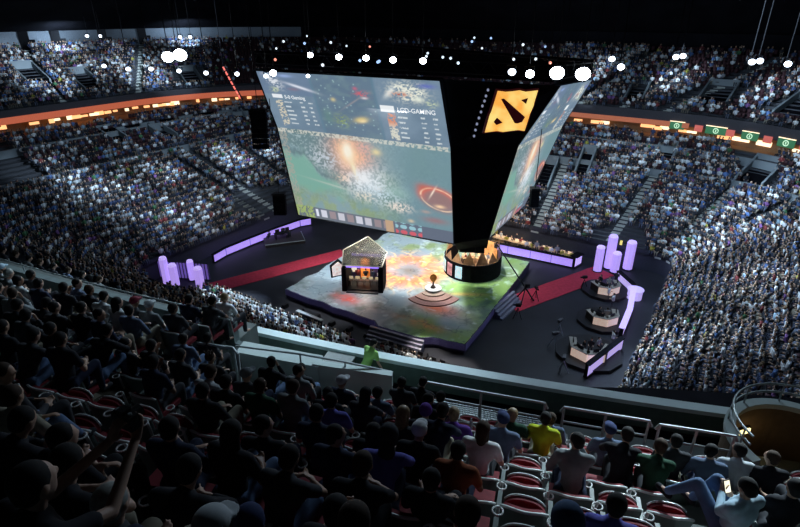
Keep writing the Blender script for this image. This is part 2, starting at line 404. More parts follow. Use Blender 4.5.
# ------------------------------------------------------------------ stage
ZS=1.1
random.seed(7)
def jag(p,q,n,amp):
    out=[]
    for i in range(n):
        t=i/n; v=Vector(p)*(1-t)+Vector(q)*t; d=(Vector(q)-Vector(p)).normalized(); s=Vector((-d.y,d.x))
        out.append(tuple(v+s*random.uniform(-amp,amp) if i else v))
    return out
c0,c1,c2,c3=(-9.3,-10.4),(11.6,-9.4),(10.2,10.4),(-9.2,9.4)
poly=jag(c0,(2.5,-10.5),7,.22)+[(2.5,-10.5),(3.3,-11.1),(7.6,-10.7),(8.6,-10.0)]+jag((9.2,-9.8),c1,3,.12)+jag(c1,c2,5,.1)+jag(c2,c3,8,.2)+jag(c3,c0,12,.35)
def inpoly(x,y,P):
    r=np.zeros(x.shape,bool); n=len(P)
    for i in range(n):
        x0,y0=P[i]; x1,y1=P[(i+1)%n]
        c=((y0>y)!=(y1>y))&(x<(x1-x0)*(y-y0)/((y1-y0) or 1e-9)+x0); r^=c
    return r
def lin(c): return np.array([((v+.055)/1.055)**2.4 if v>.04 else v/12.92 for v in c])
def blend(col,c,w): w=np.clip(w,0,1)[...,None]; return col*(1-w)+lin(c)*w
def stage_projection(A,B):  # picture projected onto the stage, put into the floor colour
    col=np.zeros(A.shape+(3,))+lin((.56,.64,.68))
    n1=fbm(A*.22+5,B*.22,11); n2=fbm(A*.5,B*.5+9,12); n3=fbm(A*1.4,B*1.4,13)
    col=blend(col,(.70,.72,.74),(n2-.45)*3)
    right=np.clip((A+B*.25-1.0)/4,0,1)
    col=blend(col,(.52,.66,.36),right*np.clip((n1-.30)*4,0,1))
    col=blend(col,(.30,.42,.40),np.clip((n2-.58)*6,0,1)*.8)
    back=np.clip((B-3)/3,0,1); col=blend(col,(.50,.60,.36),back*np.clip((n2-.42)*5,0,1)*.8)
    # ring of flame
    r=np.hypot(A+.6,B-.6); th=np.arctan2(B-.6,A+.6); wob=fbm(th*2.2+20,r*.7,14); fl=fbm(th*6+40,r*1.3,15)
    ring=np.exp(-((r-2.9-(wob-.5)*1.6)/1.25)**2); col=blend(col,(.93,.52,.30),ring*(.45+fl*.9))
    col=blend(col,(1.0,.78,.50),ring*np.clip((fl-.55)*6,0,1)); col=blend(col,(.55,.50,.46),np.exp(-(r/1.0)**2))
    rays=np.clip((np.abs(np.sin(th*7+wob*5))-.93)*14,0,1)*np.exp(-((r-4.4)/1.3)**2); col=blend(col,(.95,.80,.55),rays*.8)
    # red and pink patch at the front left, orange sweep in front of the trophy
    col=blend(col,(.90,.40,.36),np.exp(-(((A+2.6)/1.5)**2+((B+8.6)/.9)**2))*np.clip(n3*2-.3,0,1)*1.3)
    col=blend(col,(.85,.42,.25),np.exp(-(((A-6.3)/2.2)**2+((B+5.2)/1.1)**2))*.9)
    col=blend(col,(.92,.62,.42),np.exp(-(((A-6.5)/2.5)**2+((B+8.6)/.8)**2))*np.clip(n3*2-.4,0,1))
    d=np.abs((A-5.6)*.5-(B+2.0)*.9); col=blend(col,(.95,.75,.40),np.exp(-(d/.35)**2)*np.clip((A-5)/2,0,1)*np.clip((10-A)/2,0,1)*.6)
    # cracks and edges of the projected ground
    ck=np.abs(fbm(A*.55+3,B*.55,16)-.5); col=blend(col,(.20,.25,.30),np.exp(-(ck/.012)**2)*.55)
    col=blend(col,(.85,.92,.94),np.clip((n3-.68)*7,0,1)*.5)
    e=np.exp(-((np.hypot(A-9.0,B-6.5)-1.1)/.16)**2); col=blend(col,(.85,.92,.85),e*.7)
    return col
stage=thing('stage','large square stage, projected flame ring and green ground coloured into its floor, below the screens','stage',(1.2,54.2,0),RZ)
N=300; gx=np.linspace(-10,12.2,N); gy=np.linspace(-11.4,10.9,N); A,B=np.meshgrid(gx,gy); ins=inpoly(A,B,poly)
colr=stage_projection(A,B).reshape(-1,3)
quad=ins[:-1,:-1]&ins[1:,:-1]&ins[:-1,1:]&ins[1:,1:]
jj,ii=np.nonzero(quad); base=jj*N+ii
F=np.stack([base,base+1,base+N+1,base+N],1)
used=np.unique(F); rm=-np.ones(N*N,int); rm[used]=np.arange(len(used))
V=np.stack([A.ravel()[used],B.ravel()[used],np.full(len(used),ZS)],1)
def npmesh(name,V,F,cols,m,parent=None):
    me=bpy.data.meshes.new(name); me.from_pydata(V.tolist(),[],F.tolist()); me.update(); setcol(me,cols); me.materials.append(m)
    o=bpy.data.objects.new(name,me); COL.objects.link(o); o.parent=parent; return o
npmesh('projection_floor',V,rm[F],colr[used],matcol('stage_projection',rough=.45,vary=.08),stage)  # vertex colours carry the projected light
m=MB(); m.prism(poly,ZS-.03,0.0); m.build('stage_body',mat('stage_skirt_indigo',(.035,.035,.07),.7),stage)
M_sk=mat('stage_edge_violet',(.14,.13,.28),.5,emit=.03,ecol=(.20,.16,.6))
m=MB(); front=poly[:18]
for i in range(len(front)-1):
    a=Vector((*front[i],0)); b=Vector((*front[i+1],0)); d=(b-a).normalized(); o_=Vector((d.y,-d.x,0))*.05
    m.slabquad(a+o_+Vector((0,0,.42)),b+o_+Vector((0,0,.42)),b+o_+Vector((0,0,ZS)),a+o_+Vector((0,0,ZS)),.03)
m.build('edge_light_band',M_sk,stage)
M_st=mat('stage_step_violet_grey',(.21,.21,.28),.6)
def steps(cx,cy,w,dirv,name,n=4):
    m=MB(); d=Vector((*dirv,0)).normalized(); s=Vector((-d.y,d.x,0))
    for k in range(n):
        h=ZS*(n-k)/(n+.0)-.04; c=Vector((cx,cy,0))+d*(.28*k+.14); c.z=h/2
        m.box(c,(w,.3,h),math.atan2(s.y,s.x))
    return m.build(name,M_st,stage)
steps(5.4,-11.05,5.6,(.1,-1),'front_steps'); steps(11.15,.2,4.6,(1,-.05),'side_steps')
# trophy dais: three crescent steps with a round plinth
tw=at(433,291,1.3); 
dais=thing('trophy_dais','crescent stepped plinth on the stage floor in front of the flame ring','plinth',(tw.x,tw.y,ZS),.0)
for r,h,nm,cc in ((3.0,.12,'lower_step',(.30,.16,.14)),(2.2,.24,'middle_step',(.34,.20,.16)),(1.4,.36,'upper_step',(.36,.26,.20))):
    pts=[(r*math.cos(a),r*math.sin(a)) for a in [PI+.5+ (PI-1.0)*i/20 for i in range(21)]]+[(.5,.4),(-.5,.4)]
    MB().prism(pts,h).build(nm,mat('dais_'+nm,cc,.6),dais)
m=MB(); m.cyl((0,0,0),(0,0,.55),.85,.8,24); m.cyl((0,0,.55),(0,0,.62),.88,n=24); m.build('round_plinth',mat('white_plinth',(.75,.76,.74),.4),dais)
tr=thing('trophy','gold and dark trophy standing on the white round plinth at centre stage','trophy',(tw.x,tw.y,ZS+.62))
m=MB(); m.cyl((0,0,0),(0,0,.2),.3,.22,12); m.cyl((0,0,.2),(0,0,.7),.1,.06,10); m.build('trophy_base',mat('dark_bronze',(.08,.06,.05),.4,.6),tr)
m=MB()
pts=[(0,.0),(.2,.18),(.38,.55),(.3,.85),(0,1.0),(-.3,.85),(-.38,.55),(-.2,.18)]
m.prism(pts,.1,0,Matrix.Rotation(PI/2,3,'X'),(0,.05,.6)); m.ell((0,-.05,1.15),(.16,.1,.16)); m.build('shield_emblem',mat('gold_metal',(.75,.45,.12),.3,.9),tr)
# ------------------------------------------------------------------ player booth, left
M_glass=mat('booth_glass',(.13,.12,.09),.12,alpha=.72,spec=.5,var=.5,scale=1.5)
M_edge=mat('booth_edge_trim',(.55,.5,.4),.4,.3)
M_vio=mat('violet_led',(.3,.2,.9),.4,emit=1.6,ecol=(.30,.18,.95))
M_wood=mat('booth_orange_board',(.75,.25,.06),.5,emit=.5,ecol=(.9,.28,.05))
bl=at(363,291,ZS); bRZ=-.10
booth=thing('player_booth','player booth with pointed glass canopy and violet lit interior, left on the stage','booth',(bl.x,bl.y,ZS),bRZ); booth.scale=(.9,.9,.9)
m=MB(); m.box((0,1.6,.12),(4.4,3.4,.24)); m.box((0,-.35,.05),(3.8,.6,.1)); m.build('booth_floor',mat('booth_floor_dark',(.03,.035,.045),.4),booth)
for sx in (-1,1):
    m=MB(); m.prism([(-.28,-.3),(.28,-.3),(.35,1.2),(.28,2.9),(-.28,2.9),(-.3,1.2)],3.0,.0,None,(sx*2.15,0,0)); m.prism([(-.18,-.1),(.18,-.1),(.2,2.6),(-.2,2.6)],.5,3.0,None,(sx*2.1,0,0))
    m.build('side_pylon',M_dark,booth)
m=MB(); m.box((0,3.2,1.9),(4.0,.15,3.6)); m.build('back_wall',mat('booth_back_violet',(.10,.07,.22),.5),booth)
m=MB(); m.box((0,.1,3.12),(3.9,.12,.22)); m.box((0,3.05,3.3),(3.6,.1,.3)); m.build('violet_light_bar',M_vio,booth)
m=MB(); m.box((-.15,2.9,1.6),(1.1,.12,2.5)); m.ell((-.15,2.85,2.6),(.42,.1,.5)); m.build('orange_poster_panel',M_wood,booth)
M_bs=mat('booth_screen_pale',(.5,.5,.4),.4,emit=.9,ecol=(.8,.7,.5))
MB().box((-1.5,2.95,1.9),(.7,.08,1.7)).build('wall_screen',M_bs,booth); MB().box((1.35,2.95,2.2),(.9,.08,.9)).build('wall_screen',M_bs,booth)
can=MB(); z0=3.35
P=[(-2.3,-.2,z0),(2.3,-.2,z0),(2.7,2.0,z0+.9),(.1,4.2,z0+1.9),(-2.6,2.1,z0+.9)]; mid=(0,1.6,z0+.75)
for i in range(5):
    a,b=Vector(P[i]),Vector(P[(i+1)%5]); c=Vector(mid); nn=(b-a).cross(c-a).normalized()*.05
    can.add([a,b,c,a+nn,b+nn,c+nn],[(0,1,2),(5,4,3),(0,3,4,1),(1,4,5,2),(2,5,3,0)])
can.build('glass_canopy',M_glass,booth)
m=MB(); 
for i in range(5): m.tube([P[i],P[(i+1)%5]],.07,6)
m.build('canopy_rim',M_edge,booth)
for i in range(5):
    x=-1.6+.8*i
    d=MB(); d.box((x,1.0,.95),(.74,.6,.06)); d.box((x,.85,.6),(.06,.4,.7)); d.build('desk',mat('booth_desk',(.12,.1,.1),.4),booth)
    d=MB(); d.box((x,1.1,1.2),(.5,.05,.32)); d.box((x,1.1,1.02),(.06,.06,.1)); d.build('monitor',mat('monitor_lit',(.4,.35,.25),.4,emit=.5,ecol=(.8,.65,.4)),booth)
lamp=bpy.data.lights.new('booth_lamp','POINT'); lamp.energy=170; lamp.color=(1,.75,.45); lamp.shadow_soft_size=.4
lo=bpy.data.objects.new('booth_lamp',lamp); COL.objects.link(lo); lo.location=bl+Vector((0,1.9,2.4))
e=thing('floor_screen','small picture screen standing on the stage left of the pointed booth','screen',tuple(at(337,276,ZS)),.5)
m=MB(); m.prism([(-.7,0),(.7,0),(.9,1.3),(.2,2.1),(-.8,1.5)],.15,0,Matrix.Rotation(PI/2,3,'X')); m.build('dark_case',M_dark,e)
m=MB(); m.prism([(-.55,.15),(.55,.15),(.7,1.2),(.15,1.8),(-.6,1.35)],.03,.151,Matrix.Rotation(PI/2,3,'X')); m.build('lit_face',mat('portrait_screen',(.6,.5,.5),.4,emit=.8,ecol=(.6,.52,.5),var=.6,scale=3),e)
# ------------------------------------------------------------------ player booth, right
br=at(472,270,ZS)
b2=thing('player_booth','curved black player booth with lit portrait panels and jagged glass crown','booth',(br.x,br.y,ZS),-.35)
R=3.1; yc=0
m=MB(); m.cyl((0,0,0),(0,0,.22),R,n=40); m.build('booth_floor',mat('booth_floor_brown',(.22,.12,.06),.5),b2)
def arcwall(a0,a1,r,z0,z1,t,n=16):
    m=MB(); vs=[];fs=[]
    for i in range(n+1):
        a=a0+(a1-a0)*i/n
        for rr in (r,r+t):
            for z in (z0,z1): vs.append((rr*math.cos(a),rr*math.sin(a),z))
    for i in range(n):
        o=i*4; q=o+4
        fs+=[(o,o+1,q+1,q),(o+2,q+2,q+3,o+3),(o+1,o+3,q+3,q+1),(o,q,q+2,o+2)]
    fs+=[(0,2,3,1),(n*4,n*4+1,n*4+3,n*4+2)]
    return m.add(vs,fs)
arcwall(PI*.75,PI*2.28,R,0,2.0,.14,40).build('curved_front_wall',M_dark,b2)
for i,(a,cc) in enumerate(((3.30,(.45,.62,.68)),(3.66,(.55,.72,.74)),(4.05,(.55,.32,.36)),(4.45,(.62,.75,.82)))):
    arcwall(a-.125,a+.125,R+.16,.28,1.72,.03,5).build('portrait_panel',mat('portrait_panel_%s'%'abcd'[i],cc,.4,emit=.95,ecol=tuple(lin(cc)),var=.5,scale=2.5),b2)
m=MB()
for i in range(9):
    a0=PI*.85+PI*1.35*i/9; a1=a0+PI*1.35/9
    zt=2.3+(1.9 if i%3==1 else .9 if i%3==0 else 1.5)
    p0=Vector((R*math.cos(a0),R*math.sin(a0),2.0)); p1=Vector((R*math.cos(a1),R*math.sin(a1),2.0)); pm=(p0+p1)/2*.93; pm.z=zt
    if i in (2,3,4): pm.z=2.9+.25*(i-2)
    nn=(p1-p0).cross(pm-p0).normalized()*.05
    m.add([p0,p1,pm,p0+nn,p1+nn,pm+nn],[(0,1,2),(5,4,3),(0,3,4,1),(1,4,5,2),(2,5,3,0)])
m.build('jagged_crown',mat('crown_glass_amber',(.50,.28,.14),.3,alpha=.88,var=.4,scale=2),b2)
for i in range(5):
    a=-.1+.52*i+PI*.02; x,y=1.7*math.cos(a+PI*.1),1.7*math.sin(a+PI*.1)
    d=MB(); d.box((x,y,.9),(.9,.6,.07),a); d.box((x,y,.5),(.1,.4,.8),a); d.build('desk',mat('booth_desk_tan',(.5,.3,.15),.5),b2)
    d=MB(); d.box((x*1.05,y*1.05,1.2),(.55,.06,.36),a+PI/2); d.build('monitor',mat('monitor_warm',(.5,.4,.3),.4,emit=.8,ecol=(.9,.6,.35)),b2)
m=MB(); m.box((1.2,2.4,1.6),(2.6,.12,2.6),-.4); m.build('lit_back_panel',mat('amber_back_panel',(.6,.3,.12),.5,emit=.35,ecol=(.8,.35,.1),var=.5,scale=2),b2)
lamp=bpy.data.lights.new('booth_lamp','POINT'); lamp.energy=260; lamp.color=(1,.68,.4); lamp.shadow_soft_size=.4
lo=bpy.data.objects.new('booth_lamp',lamp); COL.objects.link(lo); lo.location=br+Vector((.3,.3,3.2))
# ------------------------------------------------------------------ big screens
def text_rows(col,U,V,u0,v0,n,dv,w,seed,thr=.5,c=(.86,.9,.92)):
    for k in range(n):
        v=v0-dv*k; ww=w*(.6+.4*((k*7+seed)%5)/5)
        g=(U>u0)&(U<u0+ww)&(np.abs(V-v)<dv*.17)&(vn(U*260,V*60,seed+k)>thr*.5); col[g]=lin(c)*.9
def scene_upper(U,V):
    col=np.zeros(U.shape+(3,))+lin((.48,.57,.65)); n=fbm(U*8,V*5,31); n2=fbm(U*24,V*16,32); n3=fbm(U*105,V*62,33)
    col=blend(col,(.41,.50,.58),(n-.4)*2)
    mid=(U>.315)&(U<.66); col=np.where(mid[...,None],blend(col,(.38,.47,.55),np.ones(U.shape)*.7),col)
    col=np.where((mid)[...,None],blend(col,(.46,.56,.60),(n2-.5)*2.5),col)
    for bx in (.315,.66): col=blend(col,(.40,.52,.60),np.exp(-((U-bx)/.008)**2))
    def blob(x,y,rx,ry,c,w=1.0,rot=0,tex=0):
        nonlocal col
        dx=U-x; dy=V-y; a=dx*math.cos(rot)+dy*math.sin(rot); b=-dx*math.sin(rot)+dy*math.cos(rot)
        g=np.exp(-((a/rx)**2+(b/ry)**2)*1.4)*w
        if tex: g=g*np.clip((n3-.42)*5,0,1)*1.6
        col=blend(col,c,g)
    blob(.55,.30,.035,.06,(.85,.78,.55),1.2,-.5); blob(.56,.28,.022,.035,(.95,.86,.68),1.0,-.5)
    blob(.59,.72,.04,.05,(.85,.40,.45),.8,tex=1); blob(.56,.80,.014,.03,(.85,.40,.5),.7); blob(.60,.66,.02,.02,(.95,.9,.9),.8)
    blob(.53,.58,.008,.16,(.62,.60,.62),.8,-.5); blob(.42,.60,.016,.035,(.85,.80,.6),.9); blob(.44,.25,.05,.12,(.60,.68,.42),.6,tex=1)
    blob(.36,.30,.03,.15,(.40,.58,.50),.4)
    for q in range(46):
        random.seed(q*3+1); blob(random.uniform(.33,.65),random.uniform(.05,.95),.004,.010,(.72,.85,.85),.9)
    # portraits above the two line-up tables
    pl=(U<.31)&(V>.62); pr=(U>.67)&(V>.50)
    col=np.where(pl[...,None],blend(col,(.42,.50,.62),np.ones(U.shape)*.6),col)
    blob(.09,.84,.035,.12,(.88,.9,.93),1.3,.25,1); blob(.24,.76,.02,.11,(.88,.9,.95),1.2,.9); blob(.17,.93,.05,.03,(.65,.75,.95),.7); blob(.20,.72,.04,.03,(.60,.45,.50),.5); blob(.08,.70,.03,.05,(.8,.85,.7),.7,0,1)
    blob(.83,.80,.085,.13,(.93,.94,.88),1.6,0,1); blob(.74,.78,.018,.10,(.93,.95,.93),.95,-.3); blob(.79,.76,.05,.04,(.75,.42,.35),.7,0,1); blob(.88,.70,.03,.05,(.95,.97,.90),.9); blob(.81,.85,.01,.06,(.95,.95,.9),.8,.3); blob(.93,.90,.05,.04,(.38,.42,.78),.7); blob(.94,.65,.03,.06,(.8,.85,.72),.8,0,1)
    # header bars
    hl=(U>.05)&(U<.115)&(np.abs(V-.585)<.032); col[hl]=lin((.93,.95,.97))
    hr=(U>.672)&(U<.745)&(np.abs(V-.525)<.05); col[hr]=lin((.95,.97,.98))
    text_rows(col,U,V,.115,.49,6,.075,.055,3); text_rows(col,U,V,.21,.50,6,.075,.035,5); text_rows(col,U,V,.262,.50,6,.075,.03,9)
    g=(U>.06)&(U<.105)&(V<.52)&(V>.05); col=np.where((g&(n3>.5))[...,None],lin((.85,.82,.74)),col)
    text_rows(col,U,V,.755,.40,5,.08,.055,4); text_rows(col,U,V,.875,.42,6,.075,.03,6); text_rows(col,U,V,.935,.42,6,.075,.03,8)
    g=(U>.70)&(U<.745)&(V<.45)&(V>.02); col=np.where((g&(n3>.45))[...,None],blend(blend(col,(.85,.85,.80),np.ones(U.shape)),(.85,.55,.42),np.clip((V-.2)*8,0,1)),col)
    return col
def scene_lower(U,V):
    col=np.zeros(U.shape+(3,))+lin((.53,.64,.67)); n=fbm(U*6,V*4,41); n2=fbm(U*22,V*12,42); n3=fbm(U*110,V*60,43)
    col=blend(col,(.52,.64,.58),(n-.42)*3)
    def blob(x,y,rx,ry,c,w=1.0,rot=0,tex=0):
        nonlocal col
        dx=U-x; dy=V-y; a=dx*math.cos(rot)+dy*math.sin(rot); b=-dx*math.sin(rot)+dy*math.cos(rot)
        g=np.exp(-((a/rx)**2+(b/ry)**2)*1.4)*w
        if tex: g=g*np.clip((n3-.40)*5,0,1)*1.5
        col=blend(col,c,g)
    tex0=np.clip((n3-.5)*4,-1,1)*np.clip((n2-.35)*4,0,1); col=np.clip(col*(1+tex0[...,None]*.22),0,1)
    # river with a broken bank, fields below
    bank=.78-.9*(U-.05)+ (fbm(U*14,V*2,44)-.5)*.25
    riv=np.clip((bank-V)*14,0,1)*np.clip((V-.30-(n-.5)*.3)*12,0,1)*np.clip((.42-U)*12,0,1); col=blend(col,(.50,.69,.64),riv)
    edge=np.exp(-((bank-V)/.03)**2)*(U<.42); col=blend(col,(.38,.48,.50),edge*.7)
    rub=np.clip((V-bank)*8,0,1)*(U<.5); col=blend(col,(.40,.50,.54),rub*.7); col=blend(col,(.68,.76,.78),rub*np.clip((n3-.55)*6,0,1)*.8)
    col=blend(col,(.58,.66,.50),np.clip((.40-V)*5,0,1)*np.clip((n2-.35)*4,0,1)*np.clip((.75-U)*4,0,1)*.8)
    col=blend(col,(.45,.58,.63),np.clip((U-.58)*5,0,1)*.8)
    blob(.32,.42,.20,.012,(.82,.84,.80),.5,-.25)
    # explosion of light, spray of magic, ring
    blob(.44,.78,.13,.24,(.88,.66,.58),.95,0,0); blob(.44,.78,.13,.24,(1,.72,.60),.7,0,1); blob(.43,.80,.07,.16,(1.0,.84,.66),1.2); blob(.43,.83,.032,.10,(1.0,.97,.90),1.3); blob(.455,.63,.018,.14,(1.0,.92,.75),1.1,.1)
    blob(.39,.53,.05,.05,(.95,.80,.68),1.0,0,1); blob(.52,.88,.05,.06,(.88,.70,.66),.9,0,1); blob(.60,.86,.03,.04,(.92,.86,.66),.9)
    blob(.52,.52,.13,.17,(.80,.86,.90),.6,-.3); blob(.52,.52,.13,.17,(.92,.95,.97),.8,-.3,1); blob(.50,.56,.05,.07,(.95,.96,.97),.9); blob(.58,.47,.04,.04,(.93,.95,.97),.8,-.4); blob(.60,.40,.13,.11,(.80,.88,.92),.7,-.4,1); blob(.28,.72,.10,.13,(.78,.82,.86),.8,0,1); blob(.50,.36,.07,.05,(.88,.86,.8),.9,0,1); blob(.70,.46,.08,.07,(.62,.76,.74),.6,-.3)
    blob(.70,.30,.07,.05,(.92,.88,.84),1.2,0,1); blob(.85,.30,.03,.02,(.92,.7,.6),.4)
    rr=np.hypot(((U-.925)+(V-.45)*.25)/.095,(V-.45)/.115); col=blend(col,(.70,.38,.32),np.exp(-((rr-.2)/.95)**4)*.55); col=blend(col,(.90,.45,.38),np.exp(-((rr-.95)/.22)**2)*np.clip((V-.40)*9,0,1)*.8); col=blend(col,(1.0,.86,.74),np.exp(-((rr-.98)/.05)**2)*np.clip(vn(U*40,V*30,47)*1.6,0,1)); blob(.895,.52,.006,.07,(1,.92,.85),1.0,-.3); blob(.93,.38,.03,.02,(1,.85,.7),1); blob(.84,.56,.04,.05,(.80,.38,.30),.6)
    blob(.90,.22,.08,.04,(.68,.42,.42),.6); blob(.76,.17,.02,.02,(.95,.85,.7),.7); blob(.36,.10,.03,.04,(.88,.78,.7),.6)
    # left hero column, top icons, bottom bar
    g=(U<.055)&(n3>.5); col=np.where(g[...,None],blend(col,(.68,.66,.62),np.ones(U.shape)*.7),col)
    g=(V>.955)&(n3>.42); col=np.where(g[...,None],blend(col,(.84,.84,.80),np.ones(U.shape)*.8),col)
    bar=(V<.135); col=np.where(bar[...,None],blend(col,(.40,.42,.50),np.ones(U.shape)*.85),col)
    cells=bar&(V>.03)&(V<.115)&(np.mod(U*17,1)<.72)&(U>.14)&(U<.60); cc=vn(np.floor(U*17)*3.7,np.zeros(U.shape),45)
    col=np.where(cells[...,None],blend(np.zeros(U.shape+(3,))+lin((.62,.56,.58)),(.90,.92,.98),(cc-.4)*2.5),col)
    fl=bar&(U<.13)&(n3>.45); col=np.where(fl[...,None],blend(col,(.66,.74,.45),np.ones(U.shape)*.9),col)
    ic=bar&(U>.66)&(U<.82)&(np.hypot((np.mod(U*19,1)-.5)/1.0,(np.mod(V*17,1)-.5))<.4); col=np.where(ic[...,None],np.where((V>.068)[...,None],lin((.62,.80,.85)),lin((.85,.40,.45))),col)
    col=np.where((bar&(U>.60)&(U<.65))[...,None],lin((.78,.66,.55)),col)
    return col
M_scr=matcol('projection_screen',emit=.92)
def panel(TL,TR,BR,BL,fn,nu,nv,parent,name,sub=(0,1,0,1)):
    TL,TR,BR,BL=[np.array(p) for p in (TL,TR,BR,BL)]
    U,V=np.meshgrid(np.linspace(0,1,nu),np.linspace(0,1,nv))
    u=U[...,None]; v=V[...,None]
    P=(BL*(1-u)+BR*u)*(1-v)+(TL*(1-u)+TR*u)*v
    b=(np.arange(nv-1)[:,None]*nu+np.arange(nu-1)[None,:]).ravel(); F=np.stack([b,b+1,b+nu+1,b+nu],1)
    C=fn(sub[0]+(sub[1]-sub[0])*U,sub[2]+(sub[3]-sub[2])*V).reshape(-1,3)
    return npmesh(name,P.reshape(-1,3),F,C,M_scr,parent)
TL=at(255,70,22.9); TR=at(440,80,22.9); ML=at(277,127,17); MR=at(451,148,17); BL=at(298,215,8); BR=at(454,244,8)
sc1=thing('hanging_screen','huge hanging screen showing a fantasy battle and team tables, left of the black corner','screen')
panel(TL,TR,MR,ML,scene_upper,330,110,sc1,'upper_picture'); panel(ML,MR,BR,BL,scene_lower,330,170,sc1,'lower_picture')
back=Vector((.35,.9,0))
m=MB()
for a,b,c,d in ((TL,TR,MR,ML),(ML,MR,BR,BL)): m.slabquad(a+back*.55,b+back*.55,c+back*.55,d+back*.55,.25)
m.build('screen_back',M_dark,sc1)
m=MB(); m.tube([TL,ML,BL],.09,6); m.tube([TR,MR,BR],.07,6); m.tube([TL,TR],.1,6); m.tube([BL,BR],.05,6); m.build('black_edging',M_black,sc1)
def text_on(txt,size,a,udir,vdir,parent,name,m,off=.12):
    cu=bpy.data.curves.new(name,'FONT'); cu.body=txt; cu.size=size; cu.offset=.012*size; cu.extrude=.002
    cu.materials.append(m); o=bpy.data.objects.new(name,cu); COL.objects.link(o); o.parent=parent
    x=udir.normalized(); n=x.cross(vdir).normalized(); y=n.cross(x); M=Matrix((x,y,n)).transposed().to_4x4(); M.translation=Vector(a)+n*off
    dg=bpy.context.evaluated_depsgraph_get(); me=bpy.data.meshes.new_from_object(o.evaluated_get(dg)); bpy.data.objects.remove(o); o=bpy.data.objects.new(name,me); COL.objects.link(o); o.parent=parent; o.matrix_world=M; return o
M_wt=mat('white_screen_text',(.9,.93,.95),.4,emit=.95,ecol=(.88,.92,.95))
def onU(u,v): return (ML*(1-u)+MR*u)*(1-v)+(TL*(1-u)+TR*u)*v
text_on('LGD-GAMING',.60,onU(.764,.50),onU(1,.4)-onU(.7,.4),onU(.7,.6)-onU(.7,.3),sc1,'team_name',M_wt)
text_on('5-0 Gaming',.52,onU(.132,.565),onU(.4,.55)-onU(.1,.55),onU(.1,.7)-onU(.1,.4),sc1,'team_name',M_wt)
# right hand screen
nT=at(560,86,22.9); nM=at(518,146,17); nB=at(489,238,8); fT=at(592,80,22.6); fM=at(563,125,16.6); fB=at(525,205,8)
sc2=thing('hanging_screen','steeply foreshortened hanging projection screen to the right of the lit emblem','screen')
panel(nT,fT,fM,nM,scene_upper,160,80,sc2,'upper_picture',(0,1,0,1)); panel(nM,fM,fB,nB,scene_lower,160,120,sc2,'lower_picture')
m=MB(); bk=Vector((-.75,.35,0))
for a,b,c,d in ((nT,fT,fM,nM),(nM,fM,fB,nB)): m.slabquad(a+bk*.55,b+bk*.55,c+bk*.55,d+bk*.55,.2)
m.build('screen_back',M_dark,sc2)
m=MB(); m.tube([nT,nM,nB],.06,6); m.tube([fT,fM,fB],.05,6); m.build('black_edging',M_black,sc2)
# black corner drape between the screens and the rigging pod under it
e=thing('corner_drape','tall black drape closing the corner between the two hanging screens','drape')
bb=Vector((.25,.5,0)); b1=at(457,250,5.6); b2_=at(487,248,5.6)
m=MB()
L_=[TR+bb,MR+bb*.3,BR+bb*.3,b1]; R_=[nT-bb*.2,nM,nB,b2_]
for i in range(3): m.slabquad(L_[i+1],R_[i+1],R_[i],L_[i],-.15)
m.build('drape_cloth',M_dark,e)
m=MB(); m.box((b1+b2_)/2+Vector((0,.3,.4)),(2.6,1.6,1.2),-.1); m.box((b1+b2_)/2+Vector((-.3,-.5,1.3)),(1.6,.5,.6)); m.box((b1+b2_)/2+Vector((.5,-.4,.2)),(.5,.5,.8)); m.build('rigging_pod',M_black,e)
# top truss with hanging rim
tt=thing('lighting_truss','black truss frame running above the top of both hanging screens','truss')
m=MB(); up=Vector((0,0,.9))
ring=[TL+up*.7,TR+up*.7,nT+up*.6,fT+up*.6,fT+up*.6+Vector((-8,10,0)),TL+up+Vector((7,14,0))]
for i in range(6):
    a,b=ring[i],ring[(i+1)%6]; n_=max(3,int((b-a).length/1.4))
    for o_ in (Vector((0,0,0)),Vector((0,0,.9)),Vector((0,.8,0)),Vector((0,.8,.9))): m.tube([a+o_,b+o_],.06,5)
    for k in range(n_): m.tube([a.lerp(b,k/n_),a.lerp(b,(k+.5)/n_)+Vector((0,0,.9)),a.lerp(b,(k+1)/n_)],.035,4)
m.build('truss_bars',M_black,tt)
m=MB()
for i in range(5):
    a,b=ring[i],ring[(i+1)%6]; 
    m.slabquad(a+Vector((0,.5,-.35)),b+Vector((0,.5,-.35)),b+Vector((0,.5,1.1)),a+Vector((0,.5,1.1)),.1)
m.build('black_valance',M_dark,tt)
for p in ring: MB().tube([p+Vector((0,0,.5)),Vector((p.x,p.y,36))],.03,4).build('hoist_cable',M_black,tt)
# lit emblem sign
Yl=41.8
pts=[(498,91),(506,92),(513,91.5),(520,90.5),(526,92),(538,90.5),(535,100),(533.5,106),(530,114),(527.5,122),(524.5,131),(518,130),(510,131),(503,132),(497,131),(485,132.5),(488,122),(490,115),(491.5,112),(494,104)]
P3=[atY(x,y,Yl) for x,y in pts]
H1=[atY(x,y,Yl) for x,y in ((501,99),(504,98.5),(525,117),(522,122),(517,123.5),(514.5,123))]
H2=[atY(x,y,Yl) for x,y in ((521,100),(528,98),(526,104))]
H3=[atY(x,y,Yl) for x,y in ((497,117.5),(493.5,122),(496.5,125),(502.5,122.5))]
sg=thing('emblem_sign','glowing yellow orange diamond emblem sign with a dark slanted bar, hung on the black corner','sign')
def flat(poly,y0,t,name,m_,par):
    v=[(p.x,y0,p.z) for p in poly]+[(p.x,y0+t,p.z) for p in poly]; n=len(poly)
    return MB().add(v,[tuple(range(n)),tuple(range(2*n-1,n-1,-1))]+[(i,n+i,n+(i+1)%n,(i+1)%n) for i in range(n)]).build(name,m_,par)
M_em=mat('emblem_glow',(.9,.5,.1),.5,emit=1.0,ecol=(1,.56,.11),var=.2)
